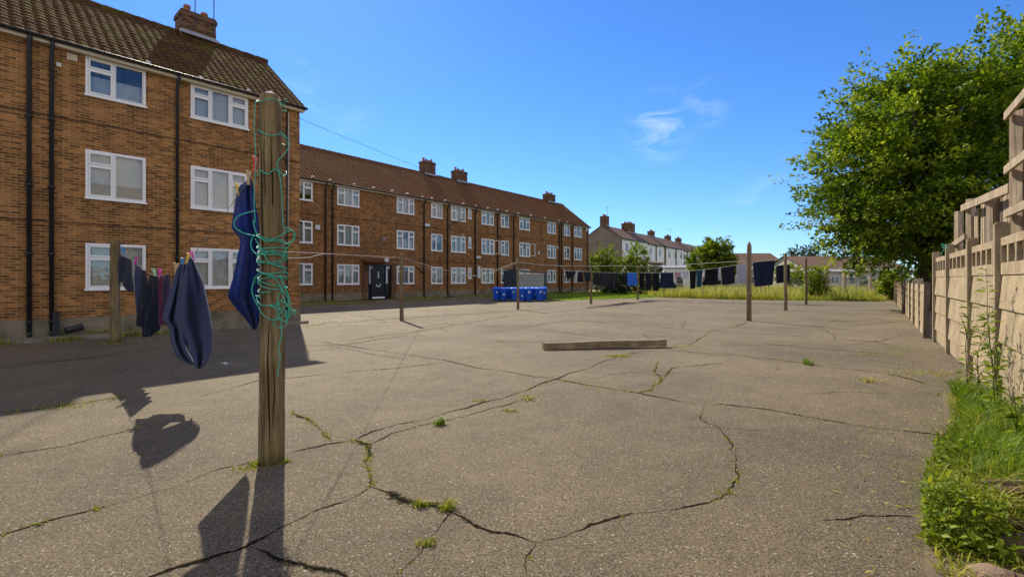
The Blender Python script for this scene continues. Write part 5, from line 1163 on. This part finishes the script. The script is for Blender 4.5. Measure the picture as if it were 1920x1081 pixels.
# ------------------------------------------------------------------ far buildings
FT = Frame((17.2, 75), 1640)
def simple_win(root, x0, x1, z0, z1, n=2):
    m_ = MB(); m_.box(x0, x1, -.03, .0, z0, z1); o = m_.build('window', M['white'], root); g_ = MB(); w_ = (x1 - x0) / n
    for i in range(n): g_.quad((x0 + i * w_ + .06, -.034, z0 + .07), (x0 + (i + 1) * w_ - .06, -.034, z0 + .07), (x0 + (i + 1) * w_ - .06, -.034, z1 - .07), (x0 + i * w_ + .06, -.034, z1 - .07))
    g_.build('pane', M['dark_glass'], o)
units = [(1166.5, 1214, 'render_white', 'pebbledash ended white house nearest the long brick block'), (1214, 1249, 'render_white', 'white terrace house with a narrow beige strip, second along the row'), (1249, 1282, 'render_white', 'white terrace house in the middle of the row'), (1282, 1298, 'render_white', 'narrow white terrace house second from the far end'), (1298, 1325, 'render_beige', 'beige terrace house at the far end partly hidden by the small tree')]
W7 = 7.0
for i, (p0, p1, mt, lb) in enumerate(units):
    x0, x1 = FT.loc(p0)[0], FT.loc(p1)[0]; org = FT.o + FT.u * x0 + FT.n * (0.0 if i % 2 == 0 else .35)
    h = empty('terrace_house', org, FT.rz, label=lb, cat='house', group='row of terrace houses'); L_ = x1 - x0; E_ = EYE + 6.55 - .12 * i; Rg = E_ + 2.15
    m_ = MB(); m_.quad((0, 0, 0), (L_, 0, 0), (L_, 0, E_), (0, 0, E_)); m_.quad((L_, 0, 0), (L_, W7, 0), (L_, W7, E_), (L_, W7 / 2, Rg), (L_, 0, E_)); m_.quad((0, W7, 0), (L_, W7, 0), (L_, W7, E_), (0, W7, E_)); m_.build('wall', M[mt], h)
    m_ = MB(); m_.quad((0.0, -.02, 0), (0.0, W7, 0), (0.0, W7, E_), (0.0, W7 / 2, Rg), (0.0, -.02, E_)); m_.build('gable_wall', M['render_grey'], h)
    m_ = MB()
    for sgn in (0, 1):
        y0 = -.25 if sgn == 0 else W7 + .25
        m_.quad((-.12, y0, E_ - .12), (L_ + .02, y0, E_ - .12), (L_ + .02, W7 / 2, Rg + .08), (-.12, W7 / 2, Rg + .08)); m_.quad((-.12, y0, E_ - .24), (L_ + .02, y0, E_ - .24), (L_ + .02, W7 / 2, Rg - .04), (-.12, W7 / 2, Rg - .04))
        m_.quad((-.12, y0, E_ - .24), (-.12, y0, E_ - .12), (-.12, W7 / 2, Rg + .08), (-.12, W7 / 2, Rg - .04)); m_.quad((-.12, y0, E_ - .24), (L_ + .02, y0, E_ - .24), (L_ + .02, y0, E_ - .12), (-.12, y0, E_ - .12))
    rf = m_.build('roof', M['roof_far'], h)
    if i: 
        m_ = MB(); m_.bar((-.1, -.3, E_ - .05), (-.1, W7 / 2, Rg + .16), .22, .16); m_.build('party_wall_coping', M['render_beige'], rf)
    ch_x = .5 if i == 0 else 1.0
    chimney(rf, ch_x + .5, W7 / 2, Rg - .5, Rg + (1.55 if i < 2 else 1.0), 1.9 if i in (1,) else 1.1, 1.1, 5 if i == 1 else 4, M['brick_dark'], 1 if i in (0, 3) else 0)
    if i == 0: chimney(rf, L_ - 1.6, W7 / 2 - .6, Rg - 1.0, Rg + 1.0, 3.2, 1.0, 6, M['brick_dark'])
    nw = max(2, int(L_ / 3.2))
    for r_ in range(2):
        for k in range(nw):
            cx = L_ * (k + .5) / nw; 
            simple_win(h, cx - .55, cx + .55, (E_ - 2.1, E_ - 4.9)[r_], (E_ - .75, E_ - 3.7)[r_])
    m_ = MB(); m_.tube([(L_ * .5 + .2, -.1, 0), (L_ * .5 + .2, -.1, E_ - .2)], .1, 6); m_.tube([(0, -.3, E_ - .16), (L_, -.3, E_ - .16)], .07, 6); m_.build('drainpipe', M['black'], h)
# back garden sheds in front of the terrace
def hut(px0, px1, yt, D, label, wall, roof, yb=None, depth=3, rise=.3):
    a = at(px0, yt, D); b = at(px1, yt, D); h = empty('garden_outbuilding', (a.x, D, 0), 0, label=label, cat='shed'); L_ = b.x - a.x; m_ = MB(); m_.box(0, L_, 0, depth, 0, a.z - .12); m_.build('wall', M[wall], h)
    r_ = MB(); r_.box(-.15, L_ + .15, -.2, depth + .15, a.z - .118, a.z); r_.quad((-.15, -.2, a.z + .003), (L_ + .15, -.2, a.z + .003), (L_ + .15, depth, a.z + rise), (-.15, depth, a.z + rise)); r_.build('roof', M[roof], h)
    d_ = MB(); d_.box(L_ * .4, L_ * .4 + .9, -.04, -.003, .0, min(2.0, a.z - .3)); d_.build('door', M['shed_dark'], h)
hut(1199, 1221, 497.5, 66, 'white flat roofed outbuilding behind the blue shirt', 'render_white', 'render_beige')
hut(1212, 1243, 492.5, 72, 'brown roofed outbuilding under the white terrace wall', 'render_grey', 'roof_far')
hut(1247, 1300, 501, 68, 'long low white outbuilding behind the small pale garments', 'render_white', 'lead')
def lowb(px0, px1, yr, ye, D, label, wall, depth=14, white=False):
    a = at(px0, ye, D); b = at(px1, ye, D); zr = at(px0, yr, D + depth / 2).z; h = empty('low_building', (a.x, D, 0), 0, label=label, cat='building'); L_ = b.x - a.x; E_ = a.z
    m_ = MB(); m_.box(0, L_, 0, depth, 0, E_ - .02); m_.quad((0, 0, E_ - .02), (0, depth, E_ - .02), (0, depth / 2, zr - .05)); m_.quad((L_, 0, E_ - .02), (L_, depth, E_ - .02), (L_, depth / 2, zr - .05)); m_.build('wall', M[wall], h)
    r_ = MB(); r_.quad((-.3, -.4, E_), (L_ + .3, -.4, E_), (L_ + .3, depth / 2, zr), (-.3, depth / 2, zr)); r_.quad((-.3, depth + .4, E_), (L_ + .3, depth + .4, E_), (L_ + .3, depth / 2, zr), (-.3, depth / 2, zr)); r_.build('roof', M['roof_far'], h)
    f_ = MB(); f_.box(-.3, L_ + .3, -.45, -.405, E_ - .45, E_ - .03); f_.build('fascia', M['render_white'], h)
    k = 0
    while k * 3.2 + 2.4 < L_: simple_win(h, k * 3.2 + .8, k * 3.2 + 2.2, .9, min(2.2, E_ - .6)); k += 1
lowb(1372, 1476, 474.5, 500, 100, 'low building with a plain brown roof behind the largest dark blanket', 'render_beige')
lowb(1514, 1612, 480, 504, 82, 'low building with brown roof and white fascia seen beside the big tree', 'render_beige')
lowb(1612, 1700, 482, 503, 96, 'low building mostly hidden behind the overhanging tree', 'render_beige')
# street lamp and lamp column beyond
p = at(1357, 520, 90); m_ = MB(); root = empty('street_lamp', (p.x, 90, 0), 0, label='slim street lamp rising behind the small bright tree', cat='street lamp')
m_.tube([(0, 0, 0), (0, 0, 4), (0, 0, 9.2), (.35, 0, 9.7), (.9, 0, 9.75)], [.14, .1, .08, .06, .05], 8); m_.build('column', M['lead'], root, True); m_ = MB(); m_.box(.7, 1.35, -.12, .12, 9.66, 9.82); m_.build('lantern', M['lead'], root)

# ------------------------------------------------------------------ overgrown verge in the right foreground
nr = np.random.RandomState(91)
verge = [(2.12, .5), (2.05, 2.0), (2.25, 2.62), (2.75, 3.2), (3.3, 3.85), (4.3, 4.75), (5.3, 5.9), (6.0, 6.7), (6.6, 6.9), (6.0, 5.9), (5.1, 4.6), (3.75, 2.7), (2.5, .9)]
sl = MB(); sl.quad(*[(x, y, .0035) for x, y in verge]); tag(sl.build('verge_soil', M['soil']), kind='structure')
grass('verge_grass', [(3.3, 3.55), (3.6, 3.9), (4.6, 4.9), (5.6, 6.0), (6.4, 7.0), (6.5, 6.75), (5.1, 4.5), (3.8, 2.7)], 9000, .36, M['grass'], 'lush bright green grass at the foot of the near fence', .95, .0055, 4, 0, 2.0, .5, seed=2)
grass('verge_grass_edge', [(2.2, 1.9), (2.3, 2.6), (2.8, 3.2), (3.35, 3.85), (4.4, 4.8), (6.0, 6.6), (6.25, 6.6), (4.7, 4.6), (3.2, 2.9), (2.7, 1.9)], 4200, .10, M['grass_weed'], 'creeping yellow green grass along the ragged edge of the asphalt', 1.4, .004, 3, 0, 3.0, .6, -.3, 3)
grass('dry_verge_grass', [(2.75, 2.0), (3.0, 2.6), (3.5, 3.0), (3.9, 2.9), (3.1, 1.8)], 1300, .42, M['grass_dry'], 'long straw coloured grass blades drooping over the rotten logs', 1.0, .004, 5, 0, 2.0, .4, seed=4)
grass('bushy_verge_weeds', [(2.3, 2.5), (2.75, 3.1), (3.35, 3.8), (4.4, 4.75), (4.9, 4.9), (3.9, 3.5), (3.5, 2.9), (2.9, 2.3)], 5200, .30, M['grass_weed'], 'bushy yellow green grass arching over the logs and the asphalt edge', 1.25, .005, 4, 0, 2.6, .7, -.2, 5)
# low leafy weeds: small leaves on the soil
def leafmat(name, poly, n, ls, zmax, mat, label, seed):
    global nr
    nr = np.random.RandomState(seed); Q = scatter(poly, n); v_ = pnoise(np.column_stack([Q, np.zeros(n)]), 2.6, seed); k = v_ > -.15; Q, v_ = Q[k], v_[k]; n = len(Q)
    P = np.column_stack([Q, np.clip(nr.uniform(0, 1, n) ** 1.3 * zmax * (.5 + v_), .005, 1)]); V, Fq, rv = leaves(P, ls, None, -.1, .5); tag(np_mesh(name, V, Fq, mat, None, rv), label, 'weeds', kind='stuff')
leafmat('leafy_weeds', [(2.12, 1.9), (2.22, 2.6), (2.75, 3.2), (3.35, 3.85), (4.4, 4.85), (4.9, 5.0), (3.5, 3.65), (3.1, 3.0), (2.7, 2.55), (2.5, 1.9)], 8500, .055, .22, M['leaf_yellow'], 'low leafy weeds spreading over the edge of the asphalt', 93)
leafmat('leafy_weeds', [(3.0, 3.2), (4.4, 4.8), (5.6, 6.0), (6.3, 6.9), (5.2, 4.8), (3.8, 3.0)], 5000, .05, .30, M['leaf_yellow'], 'leafy weeds growing in the lush grass by the near fence', 94)
# tall weeds beside the fence
def weed(x, y, h, label, seed, n=46, ls=.11):
    global nr
    nr = np.random.RandomState(seed); root = empty('tall_weed', (x, y, 0), label=label, cat='plant', group='tall weeds by the fence'); m_ = MB(); r_ = random.Random(seed)
    lean = Vector((r_.uniform(-.15, .15), r_.uniform(-.1, .1), 0)); pts = [lean * (t * t) + Vector((.02 * math.sin(t * 8), 0, h * t)) for t in np.linspace(0, 1, 12)]; m_.tube(pts, [.007 - .0045 * t for t in np.linspace(0, 1, 12)], 5)
    for k in range(5):
        t = r_.uniform(.25, .75); s_ = lean * t * t + Vector((0, 0, h * t)); e = s_ + Vector((r_.uniform(-.25, .25), r_.uniform(-.2, .2), r_.uniform(.1, .35))); m_.tube([s_, s_.lerp(e, .5) + Vector((0, 0, .03)), e], [.004, .003, .0015], 4)
    m_.build('stem', M['grass_weed'], root, True)
    t = nr.uniform(.12, 1, n); az = nr.uniform(0, 6.28, n); P = np.stack([lean.x * t * t + np.cos(az) * .01, lean.y * t * t + np.sin(az) * .01, h * t], 1); dr = np.stack([np.cos(az), np.sin(az), np.full(n, .25)], 1)
    V, Fq, rv = leaves(P, ls, dr * 2, .15, .3); np_mesh('leaves', V, Fq, M['leaf_yellow'], root, rv); return root
for i, (x, y, h, lb) in enumerate(((6.05, 6.05, 1.75, 'tallest weed, standing against the nearest visible fence post'), (6.15, 6.35, 1.0, 'weed in front of the nearest fence post, shorter one'), (5.8, 5.75, 1.25, 'leafy weed at the right edge before the concrete panels'), (5.55, 5.55, .9, 'low weed at the right edge in the lush grass'), (6.0, 6.35, 1.3, 'spindly weed left of the tallest one'), (4.55, 4.35, .6, 'short weed above the logs'))):
    weed(x, y, h, lb, 100 + i)
# rotten logs, chunk of concrete
def log(a, b, r0, r1, label, seed, mat='log'):
    r_ = random.Random(seed); ph = r_.uniform(0, 6); a = Vector(a); b = Vector(b); m_ = MB(); n = 14
    pts = [a.lerp(b, t) - a + Vector((0, 0, .015 * math.sin(t * 6 + ph))) for t in np.linspace(0, 1, n)]
    m_.tube(pts, [(r0 + (r1 - r0) * t) * (1 + .06 * math.sin(t * 19 + ph)) for t in np.linspace(0, 1, n)], 18, rf=lambda q, t: 1 + .16 * math.sin(2 * q + ph) + .10 * math.sin(5 * q + ph + t * 2) + .06 * math.sin(11 * q + t * 3)); return tag(m_.build('rotten_log', M[mat], None, False, loc=a), label, 'log', 'rotten logs in the verge')
log((3.32, 3.36, .10), (4.1, 3.05, .26), .08, .11, 'upper split grey log lying in the verge at the right edge', 1)
log((2.88, 2.82, .05), (3.5, 2.45, .13), .05, .085, 'lower brown log in the verge at the bottom right', 2)
log((3.05, 3.05, .05), (3.7, 2.75, .12), .04, .035, 'thin broken branch lying between the two logs', 3)
m_ = MB(); rr2 = random.Random(5); P = []
for j, t in enumerate(np.linspace(0, math.pi, 8)):
    P.append([(.13 * math.sin(t) * math.cos(q) * (1 + .2 * rr2.uniform(-1, 1)), .10 * math.sin(t) * math.sin(q) * (1 + .2 * rr2.uniform(-1, 1)), .06 - .07 * math.cos(t)) for q in np.linspace(0, 2 * math.pi, 11)[:-1]])
P = [r_ + [r_[0]] for r_ in P]; m_.grid(P); tag(m_.build('stone_chunk', M['stone'], None, loc=(2.56, 2.56, -.06)), 'rough pinkish stone chunk at the bottom right under the log', 'stone')
nr = np.random.RandomState(55)
Q = np.concatenate([scatter([(2.1, 2.2), (3.2, 3.9), (6.2, 6.8), (11.2, 13), (10.2, 12.6), (5.2, 6.6), (2.4, 3.9), (1.6, 2.4)], 420), scatter([(-4, 4), (3, 4), (9, 14), (20, 30), (-2, 22), (-8, 12)], 260)])
P = np.column_stack([Q, np.full(len(Q), .012)]); V, Fq, rv = leaves(P, .045, None, 0, .3); V[:, 2] = np.clip(V[:, 2], .006, .022); tag(np_mesh('straw_litter', V, Fq, M['grass_dry'], None, rv), 'dry straw and leaf scraps scattered over the asphalt by the verge', 'litter', kind='stuff')
# small litter on the asphalt
for i, (px, py, w_, lb) in enumerate(((632, 601, .35, 'flat pale scrap on the asphalt near the shadow of the long block'), (662, 598, .3, 'second flat pale scrap right beside the first'), (150, 611, .2, 'bent pale scrap by the wall foot under the left windows'), (420, 683, .15, 'small pale scrap at the edge of the shadow behind the slate sweatshirt'))):
    p = gp(px, py); m_ = MB(); m_.grid([[(-w_ / 2 + w_ * k / 4, j * .12 + .02 * math.sin(k + j), .012 + .012 * math.sin(k * 1.7 + j)) for k in range(5)] for j in range(2)]); o = m_.build('paper_scrap', M['chip'], None, loc=p); s_ = o.modifiers.new('t', 'SOLIDIFY'); s_.thickness = .004; tag(o, lb, 'litter')
